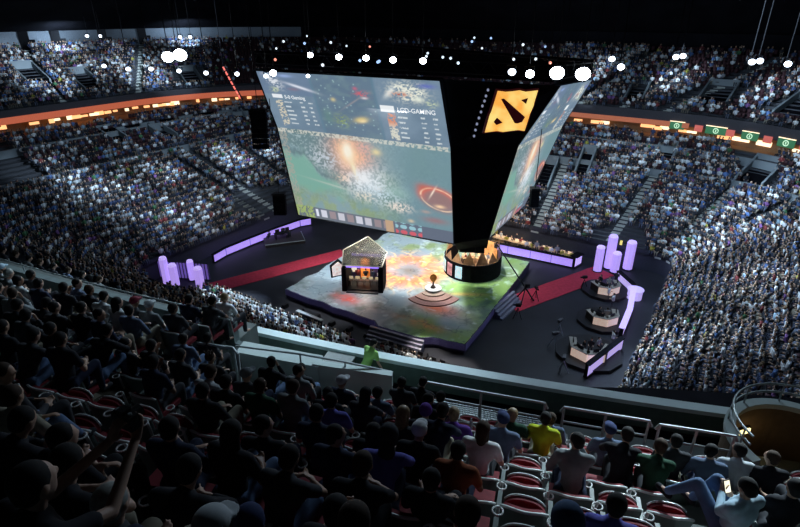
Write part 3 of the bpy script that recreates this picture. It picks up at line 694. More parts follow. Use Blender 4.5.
nt=M_em.node_tree; tc=nt.nodes.new('ShaderNodeTexCoord'); ns=nt.nodes.new('ShaderNodeTexNoise'); ns.inputs['Scale'].default_value=.9; cr=nt.nodes.new('ShaderNodeValToRGB')
cr.color_ramp.elements[0].position=.35; cr.color_ramp.elements[0].color=(1,.42,.07,1); cr.color_ramp.elements[1].position=.62; cr.color_ramp.elements[1].color=(1,.74,.22,1)
nt.links.new(tc.outputs['Object'],ns.inputs['Vector']); nt.links.new(ns.outputs['Fac'],cr.inputs['Fac']); nt.links.new(cr.outputs['Color'],nt.nodes['Principled BSDF'].inputs['Emission Color'])
flat(P3,Yl,.12,'lit_emblem',M_em,sg)
M_ed=mat('emblem_dark_maroon',(.05,.008,.012),.6,emit=.12,ecol=(.12,.01,.02))
for i,Hh in enumerate((H1,H2,H3)): flat(Hh,Yl-.03,.03,'dark_cutout',M_ed,sg)
c=Vector((sum(p.x for p in P3)/len(P3),Yl,sum(p.z for p in P3)/len(P3)))
flat([c+(p-c)*1.07 for p in P3],Yl+.13,.5,'sign_case',M_ed,sg)
M_bulb=mat('small_bulb',(.5,.55,.7),.4,emit=.5,ecol=(.4,.45,.65))
for k,(x,y) in enumerate([(488,90),(486,96),(484.5,101),(482.5,106),(481,112),(479,118),(477,124),(475.5,130),(474,136)]):
    p=atY(x,y,Yl+.5); 
    m=MB(); m.ell((0,0,0),(.1,.08,.12),8,6); m.build('bulb',M_bulb,sg,loc=p)
m=MB(); m.box(atY(480,112,Yl+.75),(.9,.2,.3)); a=atY(489,86,Yl+.62); b=atY(472,140,Yl+.62); m.tube([a,b],.16,6); m.build('bulb_rail',M_dark,sg)
m=MB(); m.tube([atY(505,86,Yl+.4),atY(505,72,Yl+2.4)],.05,6); m.tube([atY(530,86,Yl+.4),atY(530,74,Yl+2.4)],.05,6); m.build('hanging_arm',M_black,sg)
# ------------------------------------------------------------------ floor furniture
M_led=mat('violet_led_panel',(.4,.35,.8),.4,emit=.85,ecol=(.42,.27,.92),var=.15)
M_led2=mat('lavender_led_panel',(.5,.45,.8),.4,emit=.8,ecol=(.52,.42,.90))
M_cap=mat('pale_lavender_cap',(.6,.5,.9),.4,emit=.85,ecol=(.55,.42,.93))
def wallrun(pts,h,t,m,name,lab,cat,capm=None,z=0.0):
    """a run of display wall through floor points, with a dark foot and a top ledge"""
    e=thing(name,lab,cat,tuple(pts[0])); o=Vector(pts[0]); P=[Vector(p)-o for p in pts]
    a_=MB(); b_=MB(); c_=MB()
    for i in range(len(P)-1):
        a,b=P[i].copy(),P[i+1].copy(); d=(b-a); d.z=0; L=d.length; rz=math.atan2(d.y,d.x); c=(a+b)/2
        a_.box((c.x,c.y,z+h*.55),(L,t,h*.8),rz); b_.box((c.x,c.y,z+h*.06+.02),(L,t*1.6,h*.14),rz); c_.box((c.x,c.y,z+h*.98),(L,t*1.9,h*.07),rz)
        n=max(1,int(L/2.4))
        for k in range(n+1):
            q=a.lerp(b,k/n); b_.box((q.x,q.y,z+h*.55),(.05,t*1.15,h*.8),rz)
    a_.build('lit_face',m,e); b_.build('dark_frame',M_black,e); c_.build('top_ledge',capm or M_dark,e); return e
PZ=[at(x,y,0) for x,y in ((214,263),(226,256),(250,246),(275,236),(300,227),(311,225))]
wallrun(PZ,1.15,.25,M_led,'led_barrier','long curved violet lit barrier sweeping along the left edge of the floor','barrier')
wallrun([at(486,250,0),at(530,259,0),at(572,268,0)],1.3,.25,M_led,'led_barrier','straight violet lit barrier in front of the warm lit desks behind the stage','barrier')
wallrun([at(572,268,0),at(579,264,0)],1.5,.5,M_cap,'led_podium','short pale violet podium at the right end of the straight barrier','podium')
wallrun([at(617,279,0),at(632,293,0)],1.1,.3,M_led2,'led_barrier','short lavender barrier nearest the right light columns','barrier')
wallrun([at(632,296,0),at(628,318,0),at(620,338,0)],1.1,.3,M_led2,'led_barrier','pale lavender barrier beside the middle desk at the right edge of the floor','barrier',M_cap)
wallrun([at(620,350,0),at(585,378,0)],1.4,.25,M_led2,'led_barrier','large lavender barrier beside the nearest white desk at the bottom right of the floor','barrier')
m=MB(); m.cyl((0,0,0),(0,0,1.0),.75,.75,16); m.cyl((0,0,1),(0,0,1.1),.85,n=16); 
tag(m.build('violet_drum',M_led2,loc=at(634,298,0)),'round violet drum where the barriers meet on the right','drum')
def column(x,y0,y1,w,m_,lab,i):
    b=at(x,y0,0); 
    # height from the top pixel, solved along the vertical through the base
    lo_,hi_=0,12
    for _ in range(30):
        md=(lo_+hi_)/2
        if px((b.x,b.y,md))[1]>y1: lo_=md
        else: hi_=md
    h=lo_
    e=thing('light_column',lab,'light column',tuple(b),i*.3)
    m=MB(); m.prism([(w*.5*math.cos(a),w*.5*math.sin(a)) for a in [PI*k/4+PI/8 for k in range(8)]],h-.2,.1); m.build('glowing_shaft',m_,e)
    m=MB(); m.cyl((0,0,h-.1),(0,0,h+.12),w*.5,w*.4,8); m.build('bevelled_cap',M_cap,e)
    m=MB(); m.cyl((0,0,0),(0,0,.12),w*.62,n=12); m.build('base_plate',M_black,e)
M_c1=mat('column_violet',(.4,.35,.8),.4,emit=.8,ecol=(.48,.33,.92),var=.1)
for i,(x,y0,y1,w,l) in enumerate(((168,285,258,.85,'tall violet light column, leftmost of the left group'),(176,286,265,.95,'shorter violet light column right of the leftmost one'),(193,280,261,.75,'slim violet light column in the right pair of the left group'),(201,288,268,.95,'shorter violet light column standing where the left carpet begins'),
    (597,271,247,1.0,'violet light column at the left of the right group'),(608,268,236,1.05,'tallest violet light column of the right group'),(614,272,253,1.0,'short violet light column in front of the tallest one, by the carpet'),(627,269,242,1.1,'tall violet light column at the right end of the right group'))):
    column(x,y0,y1,w,M_c1,l,i)
m=MB(); m.box((0,0,1.6),(.25,.15,3.0)); tag(m.build('yellow_light_bar',mat('yellow_tube',(.8,.7,.2),.4,emit=.9,ecol=(.75,.6,.12)),loc=at(617,264,0)),'thin yellow light bar behind the right light columns','light bar')
# violet lattice panel behind the left columns
e=thing('lattice_screen','violet lit slatted panel behind the left light columns','panel',tuple(at(145,277,0)),0)
a,b=at(145,277,0),at(210,281,0); d=b-a; rz=math.atan2(d.y,d.x); e.rotation_euler.z=rz; L=d.length
m=MB(); m.box((L/2,.1,1.1),(L,.06,1.9)); m.build('backing',mat('violet_backing',(.12,.08,.3),.5,emit=.32,ecol=(.28,.18,.75),var=.4,scale=1.2),e)
m=MB()
for k in range(22): m.box((L*k/21,0,1.15),(.07,.08,2.3))
m.build('slats',M_black,e)
# commentary desks on round risers at the right
M_ris=mat('dark_riser',(.035,.03,.03),.5); M_desk=mat('white_desk',(.32,.29,.25),.4); M_dl=mat('lit_desk_front',(.8,.7,.62),.4,emit=.45,ecol=(.85,.62,.50))
def desk_set(x,y,R_,lab,k,a0,sc=1.0):
    c=at(x,y,0); r=thing('round_riser','black round riser under the %s'%' '.join(lab.split()[:9]),'riser',tuple(c))
    m=MB(); m.prism([(R_*math.cos(PI*i/5),R_*math.sin(PI*i/5)) for i in range(10)],.35,.0); m.build('platform',M_ris,r)
    m=MB(); m.prism([((R_+.06)*math.cos(PI*i/5),(R_+.06)*math.sin(PI*i/5)) for i in range(10)],.06,.3); m.build('rim',M_black,r)
    e=thing('broadcast_desk',lab,'desk',(c.x,c.y,.36),a0)
    n=4; rr=R_*.62
    for i in range(n):
        a=PI*.25+PI*1.15*i/n; a2=PI*.25+PI*1.15*(i+1)/n
        p=Vector((rr*math.cos(a),rr*math.sin(a),0)); q=Vector((rr*math.cos(a2),rr*math.sin(a2),0)); c_=(p+q)/2; L=(q-p).length; z=math.atan2((q-p).y,(q-p).x)
        m=MB(); m.box((c_.x,c_.y,.42),(L,.12,.84),z); m.build('desk_front',M_dl if i in (1,2) else M_ris,e)
        m=MB(); m.box((c_.x*.88,c_.y*.88,.87),(L,.62,.06),z); m.build('desk_top',M_desk,e)
        m=MB(); m.box((c_.x*.9,c_.y*.9,1.1),(.5,.04,.32),z); m.box((c_.x*.9,c_.y*.9,.95),(.08,.05,.12),z); m.build('monitor',M_black,e)
    m=MB(); m.box((-rr*.2,rr*.5,.7),(.5,.5,.1)); m.box((-rr*.2,rr*.72,1.0),(.5,.08,.6)); m.box((-rr*.2,rr*.5,.35),(.1,.1,.7)); m.build('chair',M_black,e)
    return c
dc=[desk_set(604,292,2.4,'broadcast desk with a lit front nearest the right light columns',0,2.2),
    desk_set(601,322,2.4,'broadcast desk with a lit front in the middle of the right side',1,2.1),
    desk_set(588,355,2.9,'large broadcast desk with a lit white front at the bottom right of the floor',2,1.7)]
# warm lit row of desks behind the straight violet barrier
for i in range(6):
    p=at(500+i*13,243+i*3.2,0); e=thing('production_table','low table in the warm lit row behind the straight barrier, %s from the left'%ORD[i],'table',tuple(p),-.6,'production tables behind the barrier')
    m=MB(); m.box((0,0,.74),(2.0,.8,.06)); m.build('table_top',mat('tan_table',(.55,.4,.25),.6),e)
    m=MB(); [m.box((sx*.9,sy*.3,.36),(.06,.06,.72)) for sx in (-1,1) for sy in (-1,1)]; m.build('trestle',M_black,e)
    MB().box((-.4,0,.95),(.55,.05,.34)).build('monitor',mat('monitor_warm',(.5,.4,.3),.4),e); MB().box((.45,.05,.95),(.5,.05,.34)).build('monitor',mat('monitor_warm',(.5,.4,.3),.4),e)
# small control riser at the left of the floor
c=at(284,241,0); e=thing('camera_riser','low black riser with a pale edge beside the left violet barrier','riser',tuple(c),RZ+.9)
m=MB(); m.box((0,0,.2),(5.2,3.4,.4)); m.build('platform',M_ris,e)
m=MB(); m.tube([(-2.6,-1.7,.42),(2.6,-1.7,.42),(2.6,1.7,.42)],.06,6); m.build('pale_edge',mat('grey_edge',(.35,.4,.4),.5),e)
e=thing('control_desk','dark control desk on the low black riser at the left','desk',(c.x,c.y,.4),.6)
m=MB(); m.box((0,.3,.75),(2.2,.8,.08)); m.build('desk_top',M_black,e)
for sx in (-1,1): MB().box((sx*1.0,.3,.36),(.08,.7,.72)).build('leg',M_black,e)
for sx in (-.6,.2,.8): MB().box((sx,.5,1.05),(.55,.06,.4)).build('monitor',M_black,e)
# camera crane on its dolly, by the side steps
cb=at(524,301,0); tip=at(496,243,5.2)
e=thing('camera_crane','black camera crane with a long thin boom reaching over the right booth','camera crane',tuple(cb))
t=tip-cb; m=MB(); m.tube([Vector((0,0,1.5))-t.normalized()*1.6+Vector((0,0,.4)),Vector((0,0,1.6)),t],.075,6); m.build('boom',M_black,e)
for a in (0,2.1,4.2):
    m=MB(); m.tube([(0,0,1.6),(1.0*math.cos(a),1.0*math.sin(a),.1)],.06,6); m.ell((1.0*math.cos(a),1.0*math.sin(a),.1),(.12,.12,.1),8,6); m.build('leg',M_black,e)
m=MB(); m.box(t+Vector((0,0,-.3)),(.35,.5,.4)); m.cyl(t+Vector((0,-.25,-.3)),t+Vector((0,-.5,-.35)),.1); m.build('camera_head',M_black,e)
m=MB(); m.box((.1,-.2,2.0),(.5,.4,.4)); m.build('counterweight',M_black,e)
def tripod(x,y,lab,h=1.5,pale=False):
    p=at(x,y,0); e=thing('camera_tripod',lab,'tripod',tuple(p),x*.1)
    for a in (0,2.1,4.2): MB().tube([(0,0,h*.8),(.5*math.cos(a),.5*math.sin(a),0)],.035,5).build('leg',M_steel if pale else M_black,e)
    m=MB(); m.box((0,0,h),(.25,.5,.3)); m.cyl((0,.25,h),(0,.5,h),.1); m.build('camera',mat('camera_grey',(.1,.1,.11),.4) if pale else M_black,e)
for i,(x,y,l,p) in enumerate(((558,334,'pale tripod standing alone on the dark floor left of the desks',True),(553,347,'tripod lying low just below the lone pale one on the dark floor',True),(583,289,'black tripod on the bright right carpet edge',False),(517,318,'black tripod below the side steps',False),(535,300,'black tripod behind the camera crane',False),(562,372,'small tripod near the front of the large lit desk',True))): tripod(x,y,l,1.5,p)
# row of black bins/boxes along the near stage foot (floor monitors)
for i in range(9):
    p=W(-8+i*2.1,-12.0+(i%3)*.1); 
    m=MB(); m.prism([(-.3,0),(.3,0),(.22,.4),(-.1,.4)],.6,-.3,Matrix.Rotation(PI/2,3,'X')); 
    tag(m.build('floor_monitor',M_black,loc=p,rz=RZ),'black wedge loudspeaker on the floor along the front of the stage','loudspeaker','wedge loudspeakers along the stage front')
# ------------------------------------------------------------------ hanging loudspeakers
def array(x,y0,y1,z,n,w,lab):
    p=at(x,y0,z); q=px(p); k=FPX/q[2]; hh=(y1-y0)/k/.93
    e=thing('speaker_array',lab,'loudspeaker',tuple(p))
    for i in range(n):
        m=MB(); c=(0,-.03*i*i*.3,-hh*(i+.5)/n); m.box(c,(w,.8,hh/n*.93),0,Matrix.Rotation(-.04*i,3,'X')); m.build('cabinet',M_dark,e)
    MB().tube([(0,0,0),(0,0,30-z+4)],.04,5).build('hoist_chain',M_black,e)
    MB().box((0,0,.15),(w*1.1,.9,.2)).build('fly_frame',M_black,e)
array(258,112,146,18.5,7,1.6,'long black hanging speaker array left of the big screen')
array(279,195,214,10,5,1.3,'short black hanging speaker array over the lower left blocks')
array(535,190,206,12,4,.8,'small black speaker array behind the right hand screen')
# ------------------------------------------------------------------ lamps: visible fixtures with real lights
M_lens=mat('lamp_lens_white',(1,1,1),.3,emit=32,ecol=(.80,.90,1)); M_lens2=mat('lamp_lens_dim',(1,1,1),.3,emit=7,ecol=(.75,.87,1))
def fixture(x,y,z,r,big,lab,tilt=None,grp=None,mount=True):
    p=at(x,y,z) if z<EYE else None
    e=thing('arena_lamp',lab,'lamp',tuple(p),0,grp)
    d=(Vector((0,0,EYE))-p).normalized(); M=d.to_track_quat('-Y','Z').to_matrix()
    m=MB(); m.cyl(M@Vector((0,.5,0)),M@Vector((0,0,0)),r*.7,r*1.12,12); m.build('housing',M_black,e)
    m=MB(); m.ell((0,0,0),(r,.12,r*.85),16,8,M); m.build('lens',M_lens if big else M_lens2,e)
    m=MB(); m.tube([(0,.3,0),(0,.3,9)],.04,5); m.tube([(-r*1.2,.3,.1),(-r*1.2,.3,r*1.6),(r*1.2,.3,r*1.6),(r*1.2,.3,.1)],.05,5); m.build('yoke',M_black,e)
    return p
fix=[(168,57,24,.55,1,'bright white lamp, left one of the glaring pair over the upper left seats'),(180,55,24,.65,1,'brightest white lamp, right one of the glaring pair over the upper left seats'),
 (557,73,24.1,.5,1,'glaring white lamp above the top of the right screen, left one of the two'),(583,74,24.1,.5,1,'glaring white lamp above the top corner of the right screen, right one of the two'),(530,74,24.1,.3,1,'oval white lamp left of the two glaring ones'),
 (273,73,23.6,.26,1,'lamp hanging at the top left corner of the big screen'),(308,76,23.5,.16,0,'small lamp in front of the top edge of the big screen')]
for i,(x,y,z,r,b,l) in enumerate(fix): fixture(x,y,z,r,b,l)
for i,(x,y) in enumerate(((310,55),(339,57),(366,58),(393,60),(423,61))): fixture(x,y,24.5,.26,1,'small white lamp in the row above the big screen, %s from the left'%ORD[i],grp='row of lamps above the big screen')
for i,(x,y) in enumerate(((104,66),(128,69),(151,69),(179,71),(206,73),(237,74),(266,76))): fixture(x,y,22.6,.22,0,'small pale lamp in the string over the upper left blocks, %s from the left'%ORD[i],grp='string of lamps over the upper left blocks')
for i,(x,y) in enumerate(((2,33),(87,36),(100,36),(180,37),(190,37),(621,67),(676,57),(683,56),(752,62),(760,61),(612,59),(512,72),(788,64))): fixture(x,y,24.3,.26,0,'tiny pale ceiling lamp far under the roof, %s counted from the left'%ORD[i],grp='far ceiling lamps')
random.seed(5)
for i in range(26):
    x=random.uniform(270,560); y=random.uniform(36,66)
    p=at(x,y,25.2 if y>45 else 26); c=random.choice(((.7,.85,1),(.8,.9,1),(1,.35,.25),(.4,.6,1)))
    m=MB(); m.ell((0,0,0),(.09,.09,.09),8,6)
    tag(m.build('rigging_light',mat('pilot_%.1f%.1f'%c[:2],c,.4,emit=1.3,ecol=c),loc=p),'tiny pilot light in the dark rigging under the roof','light','pilot lights in the rigging')
# red dashed ladder light at the left
e=thing('dashed_light_strip','diagonal strip of red dashes hanging above the orange ribbon left of the big screen','light strip')
a,b=at(223,67,21.5),at(241,100,17)
for k in range(7):
    m=MB(); m.tube([a.lerp(b,k/7),a.lerp(b,(k+.62)/7)],.11,6); m.build('red_dash',mat('red_dash_glow',(.9,.2,.15),.4,emit=1.0,ecol=(.9,.16,.12)),e)
m=MB(); m.tube([a+Vector((.2,.2,0)),b+Vector((.2,.2,0))],.08,5); m.tube([a,a+Vector((0,0,8))],.03,4); m.build('carrier_bar',M_black,e)

# ---- real light
def spot(p,t,e,ang,col=(.62,.80,1),blend_=.6,size=.4):
    l=bpy.data.lights.new('spot','SPOT'); l.energy=e; l.color=col; l.spot_size=math.radians(ang); l.spot_blend=blend_; l.shadow_soft_size=size
    o=bpy.data.objects.new('spot',l); COL.objects.link(o); o.location=p; o.rotation_euler=(Vector(t)-Vector(p)).to_track_quat('-Z','Y').to_euler(); return o
def area(p,t,e,sz,col=(.62,.80,1)):
    l=bpy.data.lights.new('area','AREA'); l.energy=e; l.color=col; l.size=sz
    o=bpy.data.objects.new('area',l); COL.objects.link(o); o.location=p; o.rotation_euler=(Vector(t)-Vector(p)).to_track_quat('-Z','Y').to_euler(); return o
w=bpy.data.worlds.new('world'); SC.world=w; w.use_nodes=True; w.node_tree.nodes['Background'].inputs[0].default_value=(.01,.014,.02,1); w.node_tree.nodes['Background'].inputs[1].default_value=.3
def tier(x,y):
    best=None
    for P0,P1 in ((L0,L1),(MID0,MID1),(UP0,PU)):
        u,s=nearest_us(P0,P1,x,y,-.19,.62); p=rail(mix(P0,P1,s),u); q=px(p); d=(q[0]-x)**2+(q[1]-y)**2
        if best is None or d<best[0]-1: best=(d,p)
    return best[1]
top=W(0,0,27)
LG=9.0
PATCH=[(30,73,9,9000),(72,62,7,6000),(130,68,9,9000),(165,80,10,3000),(600,72,9,7000),(690,78,9,6500),(668,86,7,5000),(783,88,9,8000),(780,112,8,6000),(590,100,8,4000),
 (110,192,10,8000),(165,180,11,8000),(232,160,11,10000),(265,150,9,6000),(185,215,13,8000),(240,190,10,4000),(150,215,12,4500),(60,200,12,2500),(30,190,10,4500),(70,225,10,3500),(110,238,10,4500),(150,245,9,4000),
 (560,200,14,5200),(600,225,12,3000),(620,185,12,3800),(650,160,10,3600),(600,150,10,3000),(690,215,12,3600),(740,235,12,15000),(765,205,12,9000),(700,260,13,10000),(680,300,13,5500),(760,290,15,10000),(650,345,13,9000),(700,355,16,9000),(640,375,14,9000),(790,340,14,4000),(790,240,12,5000),(790,170,12,3000)]
for i,(x,y,a,e) in enumerate(PATCH):
    t=tier(x,y); cc_=W(0,0,0); dd=(t-cc_); dd.z=0; dd.normalize(); c=cc_+dd*19+Vector((i%5*.8-1.6,i%3*.9,25.6))
    spot(c,t,e*LG*1.0*((t-c).length/40)**2,a*1.5,blend_=.9)
# near side lower tier and warm media row
spot(W(-8,-13,24),at(232,300,1),48000,20); spot(W(-3,-13,24),at(275,315,1.5),48000,18); spot(W(0,-13,24),at(315,334,1.5),26000,14); spot(W(6,-14,24),at(425,352,.8),45000,11,(1,.93,.84)); spot(W(9,-14,24),at(455,362,.8),45000,10,(1,.93,.84))
for x,y in ((505,238),(535,246),(565,254)): spot(W(11,9,21),at(x,y,1),14000,20,(1,.74,.45))
for c in dc: spot(W(8,0,23),c,1800,16,(1,.82,.66))
spot(W(8,0,24),at(520,345,0),5000,30,(1,.95,.9)); spot(W(8,6,24),at(560,285,0),22000,24,(.85,.85,1)); spot(W(8,6,24),at(500,290,0),3000,14,(.85,.85,1))
# stage wash
for a,b,e in ((-6,-4,1),(6,-4,1),(-4,6,1),(6,6,1)): spot(W(a*.6,b*.6,22.5),W(a,b,1),20000,46,(.95,.97,1),.8,1.0)
spot(W(-6,-8,21),W(-5,-8,1),11000,34,(.9,.95,1)); 
area(W(1,-1,20),W(1,-1,0),4200,9,(.93,.96,1))
# general house glow
area(W(-22,-2,24),W(-45,0,5),2200,16,(.55,.75,1)); area(W(22,4,24),W(40,8,6),5200,16,(.55,.75,1)); area(W(0,18,24),W(5,40,10),1700,16,(.55,.75,1))
area(W(-40,2,22.5),W(-68,2,19),450,10,(.6,.78,1)); area(W(20,25,22.5),W(30,48,19),260,10,(.6,.78,1))

for u_ in (-.17,-.12,-.07): 
    p,t,n=frame_at(Z(off(PU,-4,0),23.9),u_); area(p,p+n*6+Vector((0,0,.8)),420,3,(.55,.75,1))

tp=[at(488,247,.1),at(572,263,.1),at(580,252,.1),at(495,235,.1)]
m=MB(); m.slabquad(tp[0],tp[1],tp[2],tp[3],.1); struct(m.build('floor_production_platform',mat('tan_platform',(.42,.30,.17),.7,var=.25,scale=.8)),'tan platform floor of the warm lit desks')
# ------------------------------------------------------------------ crowd in the tiers
rng=np.random.default_rng(3)
def lowperson(pose):
    V=[];F=[];C=[]   # C: 0 top 1 skin 2 hair 3 legs
    def ring(pts,c):
        o=len(V); V.extend(pts); C.extend([c]*len(pts)); return o
    def loftr(rs,c):
        idx=[ring([(x+rx*math.cos(2*PI*k/6),y+ry*math.sin(2*PI*k/6),z) for k in range(6)],c) for x,y,z,rx,ry in rs]
        for a,b in zip(idx,idx[1:]):
            for k in range(6): F.append((a+k,a+(k+1)%6,b+(k+1)%6,b+k))
        F.append(tuple(idx[-1]+k for k in range(6))); F.append(tuple(idx[0]+5-k for k in range(6)))
    ln={0:.0,1:.14,2:-.06,3:.05}[pose]
    loftr([(0,.02,.42,.17,.13),(0,.02+ln*.5,.72,.19,.12),(0,.02+ln,.96,.23,.11),(0,.03+ln,1.03,.07,.06)],0)
    hx={0:0,1:.02,2:-.03,3:.04}[pose]
    loftr([(hx,.05+ln,1.04,.05,.05),(hx,.07+ln,1.12,.085,.09),(hx,.06+ln,1.21,.09,.10),(hx,.06+ln,1.27,.05,.06)],1)
    loftr([(hx,.02+ln,1.10,.085,.07),(hx,.01+ln,1.20,.10,.10),(hx,.03+ln,1.29,.08,.09),(hx,.04+ln,1.32,.03,.03)],2)
    for sx in (-1,1):
        loftr([(sx*.10,.05,.42,.08,.08),(sx*.11,.45,.46,.075,.07)] if False else [(sx*.11,.22,.40,.085,.24),(sx*.11,.22,.55,.08,.22)],3)
        loftr([(sx*.12,.44,.06,.05,.06),(sx*.12,.42,.5,.06,.06)],3)
        if pose==3 and sx==1: loftr([(sx*.26,.05,.95,.05,.05),(sx*.30,.12,1.32,.04,.04)],1)
        else: loftr([(sx*.24,.08+ln*.6,.62,.05,.05),(sx*.25,.05+ln,.95,.055,.06)],0); loftr([(sx*.2,.26,.58,.035,.09),(sx*.2,.27,.66,.035,.09)],1)
    return np.array(V,dtype=np.float32),F,np.array(C)
POSES=[lowperson(i) for i in range(4)]
TOPS=[((.78,.82,.85),20,'white'),((.02,.024,.035),36,'black'),((.05,.08,.18),14,'navy'),((.28,.30,.33),12,'grey'),((.10,.20,.45),6,'blue'),((.22,.04,.04),2.5,'dark red'),((.35,.5,.62),6,'pale blue'),((.06,.18,.08),2,'green'),((.40,.38,.06),.7,'yellow'),((.22,.10,.30),2,'purple')]
TP=np.array([t[1] for t in TOPS]); TP=TP/TP.sum()
SKIN=[(.55,.36,.26),(.62,.42,.32),(.35,.2,.13),(.5,.34,.22)]; HAIR=[(.015,.012,.01),(.03,.02,.015),(.09,.05,.03),(.22,.15,.08),(.6,.6,.6)]
def spots_on(P0,P1,n,u0,u1,key,fill,pitch=.56):
    """seat positions row by row"""
    out=[]; N_=int(1400*(u1-u0))
    for j in range(n):
        zz=P0[5]+(P1[5]-P0[5])*(j+1)/n; P=mix(P0,P1,(j+.45)/n); us=np.linspace(u0,u1,N_)
        pts=np.array([rail(P,u)[:2] for u in us]); d=np.hypot(*np.diff(pts,axis=0).T); cum=np.concatenate([[0],np.cumsum(d)])
        L=cum[-1]; m=int(L/pitch); t=(np.arange(m)+.5)*L/m
        uu=np.interp(t,cum,us); x=np.interp(t,cum,pts[:,0]); y=np.interp(t,cum,pts[:,1]); 
        dx=np.gradient(x); dy=np.gradient(y)
        s=(j+.45)/n
        for i in range(m):
            u=uu[i]; ok=True
            for au,aw in AIS[key]:
                if abs((u-au+.5)%1-.5)*abs(L/(u1-u0))<aw: ok=False
            for au,as_,half,ds in VOM[key]:
                if abs((u-au+.5)%1-.5)*abs(L/(u1-u0))<half and abs(s-as_)<ds+.02: ok=False
            if not ok: continue
            n_=math.hypot(dx[i],dy[i]) or 1; nx,ny=dy[i]/n_,-dx[i]/n_
            # facing the arena centre
            if nx*(1.2-x[i])+ny*(54.2-y[i])<0: nx,ny=-nx,-ny
            p=(x[i]+rng.normal(0,.07),y[i]+rng.normal(0,.10),zz,math.atan2(-nx,ny))
            q=px(p)
            if q[2]<2 or not(-25<q[0]<825 and -25<q[1]<550): continue
            out.append((*p,q[0],q[1],q[2],fill(q[0],q[1])))
    return out
def ledge_y(x): return float(np.interp(x,[0,60,140,250,340,470,560,640,740,800],[240,262,290,325,352,378,395,410,425,435]))
def f_low(x,y):
    if 232<x<300 and 186<y<218 and (y-186)>(300-x)*.05: return .0 if y>190+ (300-x)*.3-14 else .9
    if 590<x<646 and 228<y<274: return .0
    if 430<x<800 and y>400: return .6
    if x>480 and y>235 and x<640: return .9
    if 148<x<212 and 258<y<292: return 0
    return .95
def f_mid(x,y): return .35 if 60<x<150 and y<150 else .8
def f_up(x,y):
    if x>690: return .55 if y>80 else .4
    if 560<x: return .8
    if x<212: return .93
    return .2
S=spots_on(L0,L1,NL,-.14,.86,'L',f_low)
S+=spots_on(MID0,MID1,6,-.19,.40,'M',f_mid)
S+=spots_on(ST0,ST1,3,-.19,.40,'L' if False else 'M',lambda x,y:.75)
S+=spots_on(UP0,PU,NU,-.19,.40,'U',f_up)

for j in range(6):
    for i in range(36):
        a=-17.0+i*.56+rng.normal(0,.06); p=W(a,-14.25-.8*j,.2+.18*j); q=px(p); S.append((p.x,p.y,p.z,RZ,q[0],q[1],q[2],.97))
for j in range(2):
    for i in range(22):
        a=5.4+i*.48+rng.normal(0,.06); p=W(a,-13.3-.75*j,.0); q=px(p); S.append((p.x,p.y,p.z,RZ,q[0],q[1],q[2],.97))
S=np.array(S); 
vis=S[:,5]<np.array([ledge_y(x) for x in S[:,4]])+12; S=S[vis]
filled=rng.random(len(S))<S[:,7]
SEATS=S[(~filled)&(S[:,7]>0)]; S=S[filled]
# warm strip of front rows is denser in white
order=np.argsort(S[:,6]); S=S[order]
def cols_for(n,x,y):
    t=rng.choice(len(TOPS),n,p=TP); return t
T=cols_for(len(S),S[:,4],S[:,5]); _ax=(S[:,0]-1.2)*.5443+(S[:,1]-54.2)*.8389; _fr=(_ax<-12.5)&(_ax>-18.6)&(S[:,2]<1.3); T=np.where(_fr&(rng.random(len(S))<.5),0,T)
show=(S[:,5]<np.array([ledge_y(x) for x in S[:,4]])-3)&(S[:,4]>2)&(S[:,4]<798)
IND=[i for i in range(len(S)) if show[i]][:150]
indset=set(IND); REST=np.array([i for i in range(len(S)) if i not in indset])
def assemble(idx):
    Vs=[];Fs=[];Cs=[];o=0
    for pz in range(4):
        pv,pf,pc=POSES[pz]; ids=idx[(idx*7+3)%4==pz] if False else idx[(rngp[idx]==pz)]
        n=len(ids)
        if n==0: continue
        P=S[ids]; a=P[:,3]+rng.normal(0,.2,n); sc=rng.uniform(.92,1.08,n)
        c,s=np.cos(a),np.sin(a); X=pv[None,:,0]*sc[:,None]; Y=pv[None,:,1]*sc[:,None]; Zc=pv[None,:,2]*sc[:,None]
        Vx=c[:,None]*X-s[:,None]*Y+P[:,0:1]; Vy=s[:,None]*X+c[:,None]*Y+P[:,1:2]; Vz=Zc+P[:,2:3]
        Vs.append(np.stack([Vx,Vy,Vz],2).reshape(-1,3))
        top=np.array([t[0] for t in TOPS])[T[ids]]*rng.uniform(.7,1.25,(n,1)); sk=np.array(SKIN)[rng.integers(0,4,n)]; hr=np.array(HAIR)[rng.choice(5,n,p=[.4,.3,.15,.1,.05])]
        lg=np.array([(.03,.04,.07),(.02,.02,.025),(.12,.15,.22),(.2,.18,.14)])[rng.integers(0,4,n)]
        pal=np.stack([top,sk,hr,lg],1); Cs.append(np.clip(pal[:,pc,:],0,1).reshape(-1,3))
        nv=len(pv)
        offs=(o+np.arange(n)*nv)
        for f in pf: Fs.append((offs[:,None]+np.array(f)[None,:],len(f)))
        o+=n*nv
    return np.concatenate(Vs),Fs,np.concatenate(Cs)
rngp=rng.integers(0,4,len(S))
def fastmesh(name,V,Fs,C,m):
    me=bpy.data.meshes.new(name); me.vertices.add(len(V)); me.vertices.foreach_set('co',V.astype(np.float32).ravel())
    loops=np.concatenate([f.ravel() for f,_ in Fs]); cnt=np.concatenate([np.full(len(f),k) for f,k in Fs])
    me.loops.add(len(loops)); me.loops.foreach_set('vertex_index',loops.astype(np.int32))
    me.polygons.add(len(cnt)); st=np.concatenate([[0],np.cumsum(cnt)[:-1]]).astype(np.int32); me.polygons.foreach_set('loop_start',st)
    try: me.polygons.foreach_set('loop_total',cnt.astype(np.int32))
    except Exception: pass
    me.update(calc_edges=True); setcol(me,C); me.materials.append(m)
    o=bpy.data.objects.new(name,me); COL.objects.link(o); return o
M_crowd=matcol('spectator_clothes',rough=.75,vary=.15,scale=1.0)
